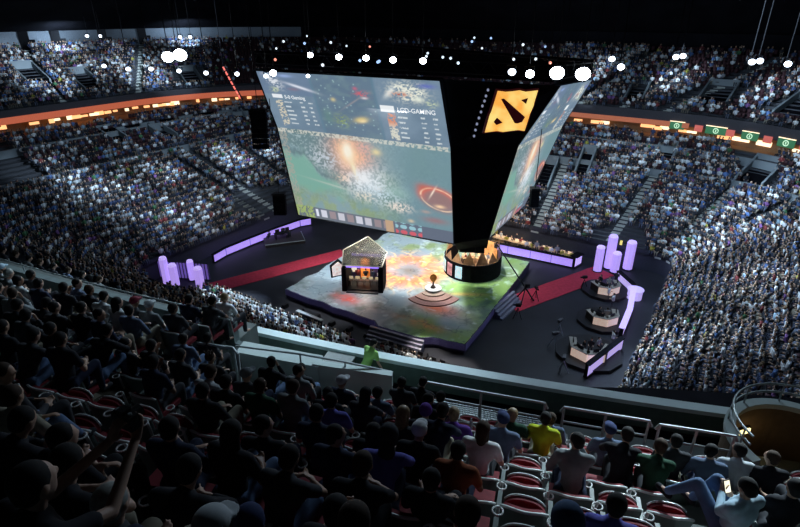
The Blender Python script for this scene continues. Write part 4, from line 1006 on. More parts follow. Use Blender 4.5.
V,Fs,C=assemble(REST)
tag(fastmesh('crowd',V,Fs,C,M_crowd),'dense crowd of seated spectators filling the lower, club and upper tiers','crowd',None,'stuff')
# empty tip-up seats showing between the people
mb=MB(); mb.cur=(.16,.015,.02)
sv=[];sf=[]
bx=MB(); bx.box((0,.02,.62),(.46,.1,.62)); bx.box((0,.22,.42),(.44,.38,.08)); bv=np.array(bx.v); 
n=len(SEATS)
if n:
    a=SEATS[:,3]; c,s=np.cos(a),np.sin(a)
    VV=np.stack([c[:,None]*bv[None,:,0]-s[:,None]*bv[None,:,1]+SEATS[:,0:1], s[:,None]*bv[None,:,0]+c[:,None]*bv[None,:,1]+SEATS[:,1:2], bv[None,:,2]+SEATS[:,2:3]],2).reshape(-1,3)
    offs=np.arange(n)*len(bv)
    FF=[(offs[:,None]+np.array(f)[None,:],4) for f in bx.f]
    tag(fastmesh('empty_seating',VV,FF,np.tile([[.035,.008,.012]],(len(VV),1)),M_crowd),'empty dark red seats left between the spectators of the tiers','seats',None,'stuff')
# nearest ones of the lit lower tier: each a person of their own
cache={}
ZN=lambda x:('in the lower tier left of the green-shirted man' if x<360 else 'in the lit strip below the stage' if x<500 else 'low in the right lower tier beside the ledge')
def small_person(pose,t,hi,si,li):
    k=(pose,t,hi,si,li)
    if k not in cache:
        pv,pf,pc=POSES[pose]; pal=np.array([TOPS[t][0],SKIN[si],HAIR[hi],[(.03,.04,.07),(.02,.02,.025),(.12,.15,.22)][li]])
        me=bpy.data.meshes.new('person'); me.from_pydata(pv.tolist(),[],pf); setcol(me,pal[pc]); me.materials.append(M_crowd); cache[k]=me
    return cache[k]
for j,i in enumerate(IND):
    o=bpy.data.objects.new('person',small_person(int(rngp[i]),int(T[i]),int(rng.choice(5,p=[.4,.3,.15,.1,.05])),j%4,j%3)); COL.objects.link(o)
    o.location=S[i,:3]; o.rotation_euler.z=float(S[i,3]+rng.normal(0,.15)); z=ZN(S[i,4]); c=TOPS[int(T[i])][2]
    tag(o,'seated spectator in a %s top, %s'%(c,z),'person','spectators in %s tops %s'%(c,z))
print('crowd',len(S),'seats',n,'rest',len(REST))
# people working on the floor and stage
def floor_person(x,y,z,t,hair,rz,lab,stand=True,grp=None):
    p=at(x,y,z); pv,pf,pc=POSES[0]; me=bpy.data.meshes.new('person')
    v=pv.copy()
    if stand:
        v=v.copy(); leg=(pc==3); v[~leg,2]+=.42
        lv=v[leg]; 
        # thighs and shins hang straight down
        lv[:,1]=.02+(lv[:,1]-.22)*.25; lv[:,2]=np.where(lv[:,2]>.3,.86,.02); v[leg]=lv
    pal=np.array([TOPS[t][0],SKIN[0],HAIR[hair],(.02,.02,.025)]); me.from_pydata(v.tolist(),[],pf); setcol(me,pal[pc]); me.materials.append(M_crowd)
    o=bpy.data.objects.new('person',me); COL.objects.link(o); o.location=p; o.rotation_euler.z=rz; return tag(o,lab,'person',grp)
for i,(x,y,t) in enumerate(((352,277,2),(358,278,5),(366,279,1),(373,280,2),(380,281,0))): floor_person(x,y,ZS+.24,t,0,.1,'player seated at the desk inside the pointed booth, %s from the left'%ORD[i],False)
for i,(x,y,t) in enumerate(((465,262,5),(473,259,3),(481,259,1),(488,263,3),(470,270,1))): floor_person(x,y,ZS+.22,t,2,2.2,'player seated inside the curved booth with the jagged crown, number %s clockwise'%ORD[i],False)
for i,(x,y,t,l) in enumerate(((600,285,1,'presenter in black at the desk nearest the light columns'),(608,287,3,'presenter in grey beside the presenter in black at the farthest desk'),(607,300,0,'person in white standing between the farthest and middle desks'),(598,318,1,'presenter in black at the middle desk'),(606,319,3,'presenter in grey at the middle desk'),(612,308,0,'person in a white shirt standing behind the middle desk'),(584,352,1,'presenter in black at the large bottom desk, left seat'),(590,350,1,'presenter in black at the large bottom desk, middle seat'),(597,349,3,'presenter in grey at the large bottom desk, right seat'),(611,346,0,'person in white standing behind the large bottom desk'),(615,285,1,'dark figure standing beside the shortest right light column'))):
    floor_person(x,y,.36,t,0,2.0+i,l,i in (2,5,9,10))
random.seed(12)
for i in range(16):
    x=496+i*5.0; y=240+i*1.4+random.uniform(-1.5,1.5); floor_person(x,y,.1,random.choice([0,1,0,3,5,8,6]),random.randrange(4),random.uniform(1.5,3.5),'worker in the warm lit desks behind the straight barrier, %s from the left'%ORD[i],i%4==0)
for i,(x,y) in enumerate(((270,240),(284,237),(290,239))): floor_person(x,y,.4,1,0,1,'technician on the low black riser at the left, %s from the left'%ORD[i],False)
# ------------------------------------------------------------------ near balcony structure
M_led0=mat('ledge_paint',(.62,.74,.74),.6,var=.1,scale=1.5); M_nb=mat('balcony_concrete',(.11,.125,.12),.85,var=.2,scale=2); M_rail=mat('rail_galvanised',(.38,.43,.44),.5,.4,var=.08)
M_nosing=mat('stair_nosing_tan',(.22,.20,.15),.8)
def arc(s0,s1,q,z,n): return [D(s0+(s1-s0)*i/n,q,z) for i in range(n+1)]
def sweep(prof,s0,s1,n,mb=None):       # closed profile in (q,z) swept along the arc
    mb=mb or MB(); k=len(prof); vs=[]; fs=[]
    for i in range(n+1):
        for q,z in prof: vs.append(D(s0+(s1-s0)*i/n,q,z))
    for i in range(n):
        for j in range(k): fs.append((i*k+j,i*k+(j+1)%k,(i+1)*k+(j+1)%k,(i+1)*k+j))
    fs+=[tuple(range(k)),tuple(range(n*k+k-1,n*k-1,-1))]
    return mb.add(vs,fs)
SL,SM,SR=-26.0,-7.3,8.5
m=MB()
for (a,b,n) in ((SL,SM,40),(SM,SR,24)):
    mid=(a+b)/2; mid=-9 if mid<-7.3 else 0
    for k in range(1,15):
        q=qk(k); z=tread(mid,k) if k<20 else 0; zl=z-.9
        q0=q-.55 if k>1 else q-1.0
        sweep([(q0,zl),(q+.25,zl),(q+.25,z),(q0,z)],a,b,n,m)
struct(m.build('floor_balcony_rows',M_nb),'concrete stepped rows of the near balcony')
struct(sweep([(-1.1,18.2),(.55,18.2),(.55,18.6),(-1.1,18.6)],SL,SR,60).build('floor_balcony_walkway',M_nb),'walkway behind the near balcony ledge')
# front parapet with a pale slanted ledge
struct(sweep([(-1.30,17.9),(-1.08,17.9),(-1.08,19.56),(-1.30,19.56)],-30,SR+2,70).build('wall_balcony_parapet',mat('parapet_green_grey',(.10,.15,.13),.7)),'grey green parapet at the front of the near balcony')
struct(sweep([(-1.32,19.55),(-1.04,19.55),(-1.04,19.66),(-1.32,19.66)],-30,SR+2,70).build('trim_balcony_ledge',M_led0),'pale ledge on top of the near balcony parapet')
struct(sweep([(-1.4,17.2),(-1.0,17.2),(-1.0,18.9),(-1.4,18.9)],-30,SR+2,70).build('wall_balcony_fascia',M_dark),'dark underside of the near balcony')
# inner wall of the left block and the concrete boxes
struct(sweep([(.75,18.6),(.95,18.6),(.95,21.25),(.75,21.25)],-24,-7.2,50).build('wall_left_block',mat('left_block_wall',(.15,.19,.19),.8)),'grey wall in front of the left balcony block')
def pxz(x,y,z): return at(x,y,z)
def railing(pts,h,name,lab,posts,r=.028,mid=True,infill=False):
    """pts: top rail points in the world; posts: indices that carry a post of height h"""
    e=thing(name,lab,'railing',tuple(pts[0])); o=Vector(pts[0]); P=[Vector(p)-o for p in pts]
    MB().tube(P,r,8).build('top_rail',M_rail,e)
    for i in posts: MB().tube([P[i],P[i]-Vector((0,0,h))],r*.9,7).build('post',M_rail,e)
    if mid:
        MB().tube([p-Vector((0,0,h*.38)) for p in P[1:-1]],r*.7,6).build('middle_rail',M_rail,e)
    if infill:
        m=MB()
        for k in range(9): m.tube([p-Vector((0,0,h*(.45+.055*k))) for p in P[1:-1]],.008,4)
        n=40
        for k in range(n):
            t=k/(n-1)*(len(P)-3); i=int(min(t,len(P)-4)); q=P[1+i].lerp(P[2+i],t-i); m.tube([q-Vector((0,0,h*.4)),q-Vector((0,0,h*.95))],.006,4)
        m.build('grid_infill',M_rail,e)
    return e
def arcr(s0,s1,q,z,n=8,drop=.12):
    a=arc(s0,s1,q,z,n); return [D(s0-.06,q,z-drop)]+a+[D(s1+.06,q,z-drop)]
railing([D(-24+i*.56,.85,21.45) for i in range(31)],.3,'wall_rail','long thin rail on top of the grey wall in front of the left block',range(0,31,4),.022,False)
railing(arcr(-2.15,.55,1.15,20.92),.95,'front_railing','front railing with a bright grid infill, left of the yellow-green shirt',(1,5,9),.03,True,True)
railing(arcr(.95,2.62,1.12,20.88),.95,'front_railing','front railing behind the person in the navy cap',(1,5,9),.03)
railing(arcr(2.82,4.2,1.15,20.86),.95,'front_railing','front railing nearest the curved stairwell wall at the right',(1,5,9),.03)
railing([pxz(0,318,21.75),pxz(30,322,21.75),pxz(56,328,21.75),pxz(64,336,21.6),pxz(72,388,20.75)],.6,'stair_railing','bent pipe railing at the left edge above the balcony stairs',(0,),.035,False)
railing([pxz(138,350,21.3),pxz(140,338,21.5),pxz(152,336,21.5),pxz(190,342,21.5),pxz(233,348,21.5),pxz(238,354,21.4),pxz(242,400,20.6)],1.0,'stair_railing','long pipe railing over the balcony stairs in front of the concrete wall',(1,3,4),.033,False)
railing([pxz(176,341,21.3),pxz(195,347,21.2),pxz(201,354,21.1),pxz(205,372,20.7)],.5,'stair_railing','short inner bent railing under the long pipe railing',(0,),.025,False)
railing([pxz(236,346,21.2),pxz(300,354,21.0),pxz(345,362,20.75),pxz(392,372,20.4)],.4,'wall_rail','pipe rail running along the pale concrete stairwell wall',(0,1,2,3),.025,False)
# concrete stairwell enclosure in the middle
def wallbox(p,q,z0,z1,t,name,lab,m_):
    m=MB(); a=Vector(p);b=Vector(q); d=(b-a); d.z=0; n=Vector((-d.y,d.x,0)).normalized()*t
    m.add([(a.x,a.y,z0),(b.x,b.y,z0),(b.x+n.x,b.y+n.y,z0),(a.x+n.x,a.y+n.y,z0),(a.x,a.y,a.z),(b.x,b.y,b.z),(b.x+n.x,b.y+n.y,b.z),(a.x+n.x,a.y+n.y,a.z)],[(0,3,2,1),(4,5,6,7),(0,1,5,4),(1,2,6,5),(2,3,7,6),(3,0,4,7)])
    return struct(m.build(name,m_),lab)
M_pale=mat('pale_concrete',(.46,.54,.52),.8,var=.08,scale=2)
wallbox(pxz(312,364,20.75),pxz(392,376,20.45),19.2,0,.18,'wall_stairwell_front','pale concrete wall of the stairwell in the middle of the balcony',M_pale)
wallbox(pxz(236,352,20.95),pxz(318,367,20.7),19.4,0,.45,'wall_stairwell_side','pale sloping cap of the stairwell wall',M_pale)
wallbox(pxz(168,322,21.1),pxz(240,345,20.7),19.4,0,.15,'wall_stairwell_left','grey wall between the left block and the stairwell',mat('left_block_wall',(.15,.19,.19),.8))
# aisle stairs at the left
m=MB()
for i in range(7):
    zz=22.3-.17*(i-3); a=at(8+17*i,392-3.2*i,zz); b=at(42+17*i,404-1.8*i,zz); d=b-a; m.box((a+b)/2-Vector((0,0,.12)),(d.length*1.1,.24,.24),math.atan2(d.y,d.x))
struct(m.build('floor_balcony_stairs',M_nosing),'tan edged stairs going down between the left block and the rows')
# curved stairwell at the lower right with its lamp
vc=Vector((7.85,7.85,0)); r_=1.2
e=thing('curved_stairwell','curved brown stairwell wall with a pale rim and a double rail at the lower right','stairwell',(vc.x,vc.y,0))
def ringseg(a0,a1,ro,ri,z0,z1,n=20):
    m=MB(); vs=[];fs=[]
    for i in range(n+1):
        a=a0+(a1-a0)*i/n
        for rr in (ri,ro):
            for z in (z0,z1): vs.append((rr*math.cos(a),rr*math.sin(a),z))
    for i in range(n):
        o=i*4;q=o+4; fs+=[(o,o+1,q+1,q),(o+2,q+2,q+3,o+3),(o+1,o+3,q+3,q+1),(o,q,q+2,o+2)]
    fs+=[(0,2,3,1),(n*4,n*4+1,n*4+3,n*4+2)]
    return m.add(vs,fs)
ringseg(-.1,PI+.35,r_+.12,r_,18.6,20.3,28).build('curved_wall',mat('stairwell_brown',(.13,.09,.055),.8),e)
ringseg(-.1,PI+.35,r_+.16,r_-.04,20.3,20.42,28).build('pale_rim',M_pale,e)
for zz,nm in ((20.85,'top_rail'),(20.65,'lower_rail')):
    MB().tube([((r_+.1)*math.cos(a),(r_+.1)*math.sin(a),zz) for a in [-.1+(PI+.3)*i/24 for i in range(25)]],.025,6).build(nm,M_rail,e)
for i in range(6):
    a=.1+PI*i/5*.98; MB().tube([((r_+.1)*math.cos(a),(r_+.1)*math.sin(a),20.4),((r_+.1)*math.cos(a),(r_+.1)*math.sin(a),20.85)],.02,6).build('rail_post',M_rail,e)
wl=Vector((vc.x,vc.y,0))+Vector(((r_-.06)*math.cos(1.9),(r_-.06)*math.sin(1.9),19.75))
e=thing('wall_lamp','small glowing yellow rectangular lamp on the brown stairwell wall','lamp',tuple(wl),1.9-PI/2)
MB().box((0,.02,0),(.34,.06,.16)).build('lamp_body',M_black,e); MB().box((0,-.02,0),(.28,.04,.11)).build('lit_lens',mat('lamp_yellow',(1,.9,.5),.4,emit=2.2,ecol=(1,.82,.35)),e)
l=bpy.data.lights.new('wall_lamp_light','POINT'); l.energy=1.2; l.color=(1,.72,.35); l.shadow_soft_size=.08; o=bpy.data.objects.new('wall_lamp_light',l); COL.objects.link(o); o.location=wl+Vector((.1,-.25,.05))
# ------------------------------------------------------------------ people of the near balcony
def remesh(mb,vox,smooth=2,dec=None):
    me=bpy.data.meshes.new('t'); me.from_pydata(mb.v,[],mb.f); o=bpy.data.objects.new('t',me); COL.objects.link(o)
    r=o.modifiers.new('r','REMESH'); r.mode='VOXEL'; r.voxel_size=vox; r.use_smooth_shade=True
    s=o.modifiers.new('s','SMOOTH'); s.factor=.5; s.iterations=smooth
    if dec: d=o.modifiers.new('d','DECIMATE'); d.ratio=dec
    dg=bpy.context.evaluated_depsgraph_get(); me2=bpy.data.meshes.new_from_object(o.evaluated_get(dg)); bpy.data.objects.remove(o); bpy.data.meshes.remove(me)
    me2.polygons.foreach_set('use_smooth',[True]*len(me2.polygons)); return me2
def cap(m,a,b,ra,rb,n=10):
    m.cyl(a,b,ra,rb,n); m.ell(a,(ra,)*3,n,6); m.ell(b,(rb,)*3,n,6)
def hand(m,w,d,side,sc=1.0,curl=.6):
    """palm and five separate bent fingers at wrist w, pointing along d; side is the thumb side"""
    w=Vector(w); d=Vector(d).normalized(); sd=Vector(side); sd=(sd-d*sd.dot(d)).normalized(); dn=d.cross(sd).normalized()
    pc=w+d*.05*sc
    for t in (-.028,-.009,.010,.028): cap(m,w+sd*t*.6*sc,w+d*.09*sc+sd*t*sc,.014*sc,.012*sc,8)
    for t,L in ((.030,.066),(.010,.075),(-.010,.070),(-.029,.054)):
        a=w+d*.09*sc+sd*t*sc; b=a+(d*math.cos(curl*.5)+dn*math.sin(curl*.5))*L*.5*sc; c=b+(d*math.cos(curl*1.6)+dn*math.sin(curl*1.6))*L*.5*sc
        cap(m,a,b,.0095*sc,.009*sc,7); cap(m,b,c,.009*sc,.0075*sc,7)
    a=w+d*.025*sc+sd*.022*sc; b=a+(sd*.8+d*.6).normalized()*.036*sc; c=b+(d*.9+sd*.25+dn*.3).normalized()*.032*sc
    cap(m,a,b,.013*sc,.011*sc,7); cap(m,b,c,.011*sc,.008*sc,7)
def figure(L=.06,hx=0,yaw=0,pitch=0,arms='lap',knee=(.13,.50,.57),ankle=(.14,.50,.12),stand=False,bend=0.0,vox=.017,wr=None,sleeve='short',legs='long'):
    """returns meshes body, shirt, trousers, shoes and the head matrix"""
    if stand:
        hip=[Vector((s*.09,0,.93)) for s in (-1,1)]; kn=[Vector((s*.11,.03,.5)) for s in (-1,1)]; an=[Vector((s*.12,0,.09)) for s in (-1,1)]; dz=.42
    else:
        hip=[Vector((s*.09,.08,.52)) for s in (-1,1)]; dz=0
        if not isinstance(knee,list): kn=[Vector((s*knee[0],knee[1],knee[2])) for s in (-1,1)]; an=[Vector((s*ankle[0],ankle[1],ankle[2])) for s in (-1,1)]
    if isinstance(knee,list): kn=[Vector(k) for k in knee]; an=[Vector(k) for k in ankle]
    y0=.08 if not stand else 0; 
    waist=Vector((0,y0+L*.35,.66+dz)); chest=Vector((0,y0+L*.8,.90+dz-abs(L)*.15)); sh=[Vector((s*.185,y0+L,1.0+dz-abs(L)*.25)) for s in (-1,1)]
    neck=Vector((hx*.4,y0+L+.015,1.06+dz-abs(L)*.25)); head=Vector((hx,y0+L*1.25+.05,1.21+dz-abs(L)*.35))
    HM=Matrix.Rotation(yaw,3,'Z')@Matrix.Rotation(-pitch,3,'X')
    el=[];wrs=[]
    for i,s in enumerate((-1,1)):
        S_=sh[i]
        md=arms if not isinstance(arms,tuple) else arms[i]
        if wr: wr_=Vector(wr[i]); e_=(S_+wr_)/2+Vector((s*.07,-.03,-.12))
        elif md=='lap': e_=S_+Vector((s*.08,.06,-.28)); wr_=Vector((s*.10,.36+L*.3,.67+dz))
        elif md=='fold': e_=S_+Vector((s*.07,.10,-.27)); wr_=Vector((-s*.06,.30+L,.80+dz))
        elif md=='knee': e_=S_+Vector((s*.05,.20,-.22)); wr_=Vector((s*.07,.50+L*.3,.72))
        elif md=='chin': e_=S_+Vector((s*.02,.20,-.24)); wr_=head+Vector((s*.04,.12,-.16))
        elif md=='up': e_=S_+Vector((s*.10,.22,-.06)); wr_=S_+Vector((-s*.06,.36,.14))
        elif md=='back': e_=S_+Vector((s*.20,-.08,-.20)); wr_=S_+Vector((s*.34,.08,-.30))
        elif md=='down': e_=S_+Vector((s*.06,.02,-.29)); wr_=e_+Vector((s*.02,.12,-.24))
        elif md=='hips': e_=S_+Vector((s*.22,-.05,-.25)); wr_=Vector((s*.17,.06,.98))
        el.append(e_); wrs.append(wr_)
    # body
    b=MB(); 
    cap(b,(hip[0]+hip[1])/2,waist,.115,.10); cap(b,waist,chest,.10,.115); cap(b,sh[0]*.8+chest*.2,sh[1]*.8+chest*.2,.07,.07); cap(b,neck-Vector((0,0,.05)),head-Vector((0,.01,.06)),.052,.05)
    H=lambda v:head+HM@Vector(v)
    b.ell(head,(.076,.094,.098),16,12,HM); b.ell(H((0,.02,-.055)),(.056,.066,.062),12,8,HM); b.ell(H((0,.092,-.015)),(.013,.02,.024),8,6,HM)
    for s in (-1,1): b.ell(H((s*.078,-.005,-.01)),(.012,.022,.032),8,6,HM)
    b.ell(H((0,.076,-.055)),(.024,.012,.009),8,5,HM)
    for i in (0,1):
        cap(b,hip[i],kn[i],.082,.058); cap(b,kn[i],an[i],.055,.036); cap(b,an[i],an[i]+Vector((0,.14,-.05)),.036,.03)
        cap(b,sh[i],el[i],.046,.038); cap(b,el[i],wrs[i],.037,.025)
        d=(wrs[i]-el[i]).normalized(); hand(b,wrs[i]+d*.01,d if not (wr or arms=='up') else (d+Vector((0,0,.9))).normalized(),(-1 if i else 1,0,.35),1.0,.7)
    body=remesh(b,vox)
    c=MB(); cap(c,(hip[0]+hip[1])/2+Vector((0,0,.03)),waist,.145,.13); cap(c,waist,chest,.13,.142)
    c.ell(chest+Vector((0,-.01,-.02)),(.185,.13,.15),12,8)
    cap(c,sh[0]*.92+chest*.08,sh[1]*.92+chest*.08,.075,.075); cap(c,neck-Vector((0,0,.05)),neck+Vector((0,0,-.005)),.09,.062)
    f=.62 if sleeve=='short' else 1
    for i in (0,1):
        cap(c,sh[i],sh[i].lerp(el[i],f if sleeve=='short' else 1),.064,.056)
        if sleeve=='long': cap(c,el[i],wrs[i].lerp(el[i],.08),.054,.038)
        if sleeve=='hood': pass
    shirt=remesh(c,.019)
    t=MB(); cap(t,hip[0]+Vector((0,-.02,0)),hip[1]+Vector((0,-.02,0)),.125,.125)
    for i in (0,1):
        cap(t,hip[i],kn[i],.098,.073)
        if legs=='long': cap(t,kn[i],an[i]+Vector((0,0,.02)),.072,.052)
        else: cap(t,kn[i],kn[i].lerp(an[i],.12),.075,.07)
    tro=remesh(t,.019)
    sho2=[]
    for i in (0,1):
        f_=MB(); cap(f_,an[i]+Vector((0,-.02,-.03)),an[i]+Vector((0,.15,-.05)),.047,.042); sho2.append(remesh(f_,.018))
    return dict(body=body,shirt=shirt,trousers=tro,shoes=sho2,head=head,HM=HM,wr=wrs,el=el)
def hairmesh(fig,kind):
    h=fig['head'];HM=fig['HM']; H=lambda v:h+HM@Vector(v); m=MB()
    if kind=='short': m.ell(H((0,-.016,.022)),(.086,.094,.094),16,10,HM); m.ell(H((0,-.045,-.03)),(.072,.06,.06),12,8,HM)
    elif kind=='spiky':
        m.ell(H((0,-.016,.022)),(.085,.092,.09),14,10,HM)
        for a in range(14):
            t=a*2.4; r=.055*math.sqrt((a+.5)/14)*1.4; p=H((r*math.cos(t),r*math.sin(t)-.01,.085)); q=H((r*1.5*math.cos(t),r*1.4*math.sin(t)-.01,.15)); m.cyl(p,q,.022,.004,6)
    elif kind=='long':
        m.ell(H((0,-.018,.022)),(.092,.100,.097),16,10,HM); cap(m,H((0,-.055,-.03)),H((0,-.075,-.17)),.078,.062); cap(m,H((.05,-.03,-.03)),H((.06,-.04,-.16)),.04,.03); cap(m,H((-.05,-.03,-.03)),H((-.06,-.04,-.16)),.04,.03)
    elif kind=='cap':
        m.ell(H((0,-.008,.035)),(.092,.104,.082),16,10,HM); a=MB(); m.prism([(.075*math.cos(t),.075+.095*math.sin(t)) for t in [PI*i/10 for i in range(11)]],.022,.018,HM,h)
    elif kind=='beanie': m.ell(H((0,-.02,.04)),(.094,.102,.10),16,10,HM); m.cyl(H((0,-.02,0)),H((0,-.02,.045)),.098,.096,16)
    elif kind=='hood': m.ell(H((0,-.03,.015)),(.105,.112,.118),16,10,HM); cap(m,H((0,-.08,-.08)),H((0,-.07,-.15)),.08,.09)
    elif kind=='brim':  # round sun hat
        m.ell(H((0,-.01,.05)),(.092,.1,.075),16,10,HM); m.cyl(H((0,-.01,.02)),H((0,-.01,.035)),.15,.145,20)
    return remesh(m,.012 if kind!='spiky' else .010,1)
M_eye=mat('eye_dark',(.02,.015,.01),.2)
FIGS={}
def getfig(key):
    if key not in FIGS:
        kw=dict(sit0=dict(L=.05),sit1=dict(L=.20,arms='knee',pitch=.25),sit2=dict(L=.0,arms='fold',yaw=-.35),sit3=dict(L=.10,arms=('chin','lap'),yaw=.3,hx=-.02),
            sit4=dict(L=.02,arms='lap',yaw=-.9,sleeve='long'),sit5=dict(L=.26,arms='knee',pitch=.35,sleeve='long',hx=.03),sit6=dict(L=-.04,arms='fold',sleeve='long',yaw=.2),
            sit7=dict(L=.12,arms=('lap','chin'),sleeve='long',yaw=.7),sit8=dict(L=.06,arms='back',yaw=-.2),
            sit9=dict(L=.06,arms='fold',knee=(.14,.42,.72),ankle=(.13,.62,.32),legs='long',sleeve='long'),
            stand0=dict(stand=True,L=.22,arms='knee' if False else 'down',yaw=-.4,pitch=.3))[key]
        f=figure(**kw); f['hair']={}; FIGS[key]=f
    return FIGS[key]
PMAT={}
def cloth(c,name): return mat('cloth_'+name,c,.85,var=.15,scale=9,bump=.25,spec=.2)
SKINM=[mat('skin_light',(.50,.32,.24),.55,var=.06),mat('skin_tan',(.42,.26,.18),.55,var=.06),mat('skin_brown',(.20,.11,.07),.55,var=.06)]
HAIRM={'black':mat('hair_black',(.008,.007,.007),.85,var=.3,scale=30),'brown':mat('hair_brown',(.04,.022,.012),.85,var=.3,scale=30),'fair':mat('hair_fair',(.28,.20,.11),.5,var=.3,scale=30),'grey':mat('hair_grey',(.26,.28,.26),.55,var=.3,scale=30)}
CC={'black':(.012,.013,.018),'dark navy':(.015,.022,.05),'charcoal':(.04,.043,.05),'slate blue':(.10,.14,.22),'blue violet':(.13,.13,.48),'grey':(.16,.18,.19),'pale grey':(.42,.46,.48),'white':(.68,.70,.72),'green':(.36,.66,.18),'yellow green':(.42,.50,.02),'rust brown':(.20,.055,.02),'purple':(.13,.05,.32),'maroon':(.18,.02,.04),'dark green':(.02,.07,.04),'pale blue':(.38,.52,.62),'denim':(.10,.16,.28),'navy':(.03,.045,.12),'khaki':(.28,.26,.20),'brown':(.10,.055,.03),'tan':(.28,.22,.15)}
NP=[0]
def person(loc,rz,key,shirt,hair,hcol,lab,legs='charcoal',skin=0,sc=1.0,fig=None,grp=None):
    f=fig or getfig(key); NP[0]+=1
    if hair not in f['hair']: f['hair'][hair]=hairmesh(f,hair)
    def ob(nm,me,m_,par=None):
        if not me.materials: me.materials.append(None)
        o=bpy.data.objects.new(nm,me); COL.objects.link(o); o.material_slots[0].link='OBJECT'; o.material_slots[0].material=m_
        if par: o.parent=par
        return o
    e=ob('person',f['body'],SKINM[skin]); e.location=loc; e.rotation_euler.z=rz; e.scale=(sc,)*3; tag(e,lab,'person',grp)
    ob('shirt',f['shirt'],cloth(CC[shirt],shirt.replace(' ','_')),e); ob('trousers',f['trousers'],cloth(CC[legs],legs.replace(' ','_')),e)
    hm=HAIRM[hcol] if hair in('short','long','spiky') else cloth(CC[hcol],hcol.replace(' ','_'))
    ob({'short':'hair','long':'hair','spiky':'hair','cap':'cap','beanie':'beanie','hood':'hood','brim':'sun_hat'}[hair],f['hair'][hair],hm,e)
    if loc[1]<6.5:
        for me_ in f['shoes']: ob('shoe',me_,cloth(CC['black'],'black'),e)
    return e
# x, y of the head in the photograph, shirt, hair, colour, pose
PEO=[
 (1,268,'pale grey','cap','pale blue',0),(8,273,'grey','short','grey',1),(31,274,'charcoal','short','black',0),(18,280,'pale grey','short','black',2),(39,283,'dark navy','short','black',0),(65,287,'black','short','black',3),(77,283,'slate blue','short','black',4),(89,289,'black','short','brown',0),(105,296,'pale grey','short','black',1),
 (95,301,'charcoal','short','black',2),(52,289,'grey','short','brown',7),(48,303,'black','short','black',5),(61,312,'charcoal','short','black',7),(82,307,'black','short','black',0),(99,314,'dark navy','short','black',4),(117,302,'pale grey','long','black',2),(125,309,'slate blue','short','black',6),(134,301,'charcoal','cap','maroon',0),(116,326,'black','short','black',5),(130,324,'dark navy','short','brown',0),(97,329,'charcoal','short','black',1),(125,343,'black','short','black',2),(71,333,'black','short','black',0),(5,289,'charcoal','short','black',3),(11,297,'black','short','brown',0),(50,328,'black','short','black',6),(3,326,'black','short','black',0),(25,338,'dark green','short','black',5),(28,307,'black','short','black',1),
 (145,304,'grey','cap','pale grey',0),(144,313,'charcoal','short','black',2),(158,306,'dark navy','short','black',0),(164,315,'black','short','brown',3),(174,313,'charcoal','short','black',1),(178,328,'black','short','black',0),(186,312,'white','short','fair',2),(200,314,'slate blue','short','black',0),(187,325,'black','short','black',4),(217,322,'charcoal','short','black',0),(224,322,'dark navy','short','black',6),(205,321,'black','short','black',3),(153,333,'black','hood','charcoal',5),(141,323,'dark navy','short','black',0),
 (180,354,'charcoal','short','black',0),(211,357,'black','spiky','brown',2),(209,371,'pale grey','short','brown',1),(153,361,'dark navy','short','black',3),(226,381,'black','short','black',0),(247,374,'charcoal','cap','grey',2),(270,361,'black','short','black',7),(253,383,'dark green','short','brown',0),(298,370,'grey','short','black',4),
 (302,368,'charcoal','short','black',0),(341,381,'dark navy','cap','white',2),(333,400,'blue violet','short','black',0),(364,393,'charcoal','long','black',1),(378,392,'slate blue','short','black',2),(402,382,'charcoal','short','black',3),(428,399,'black','short','black',4),(440,396,'dark navy','short','black',0),(402,413,'charcoal','long','fair',1),(328,393,'black','short','black',6),(318,412,'dark navy','short','black',0),
 (427,411,'black','beanie','purple',0),(447,412,'purple','short','fair',3),(438,403,'dark navy','short','black',5),(431,427,'black','cap','white',0),(482,428,'white','long','brown',0),(502,419,'slate blue','cap','navy',3),(513,414,'dark green','short','fair',2),(531,415,'yellow green','short','black',0),(551,418,'slate blue','short','brown',6),(373,431,'black','long','black',6),(394,436,'blue violet','hood','charcoal',5),(447,447,'rust brown','short','black',0),(470,513,'black','short','brown',5),
 (577,440,'grey','short','black',7),(611,430,'slate blue','cap','navy',0),(657,445,'dark green','short','brown',5),(675,440,'charcoal','short','black',0),(702,449,'slate blue','short','black',4),(729,448,'pale grey','short','black',7),(763,456,'black','short','brown',7),(786,462,'slate blue','short','black',0),(614,503,'blue violet','short','black',0),
 (243,384,'black','short','black',6),(420,399,'grey','short','black',2),(461,421,'dark green','hood','black',0),(285,384,'grey','short','brown',0),(3,372,'charcoal','short','brown',4),(354,521,'charcoal','short','brown',5),(205,524,'charcoal','cap','pale grey',1),(640,436,'black','short','black',5),(795,487,'black','short','black',6),(20,418,'black','short','black',5),(150,512,'charcoal','short','grey',0),(252,522,'dark navy','beanie','navy',0),(335,434,'dark navy','short','black',4),(412,383,'black','short','black',1),(575,521,'blue violet','hood','denim',5),
 (62,436,'black','short','black',2),(100,470,'black','short','black',1),(195,470,'black','short','black',5),(230,430,'black','long','black',0),(285,455,'charcoal','short','black',1),(300,500,'black','short','black',3),(182,430,'dark navy','short','black',6),(330,475,'black','short','brown',1),(265,425,'black','short','black',4),(395,470,'black','short','black',6),(15,395,'khaki','short','brown',9)]
placed=[]
ROWS={}
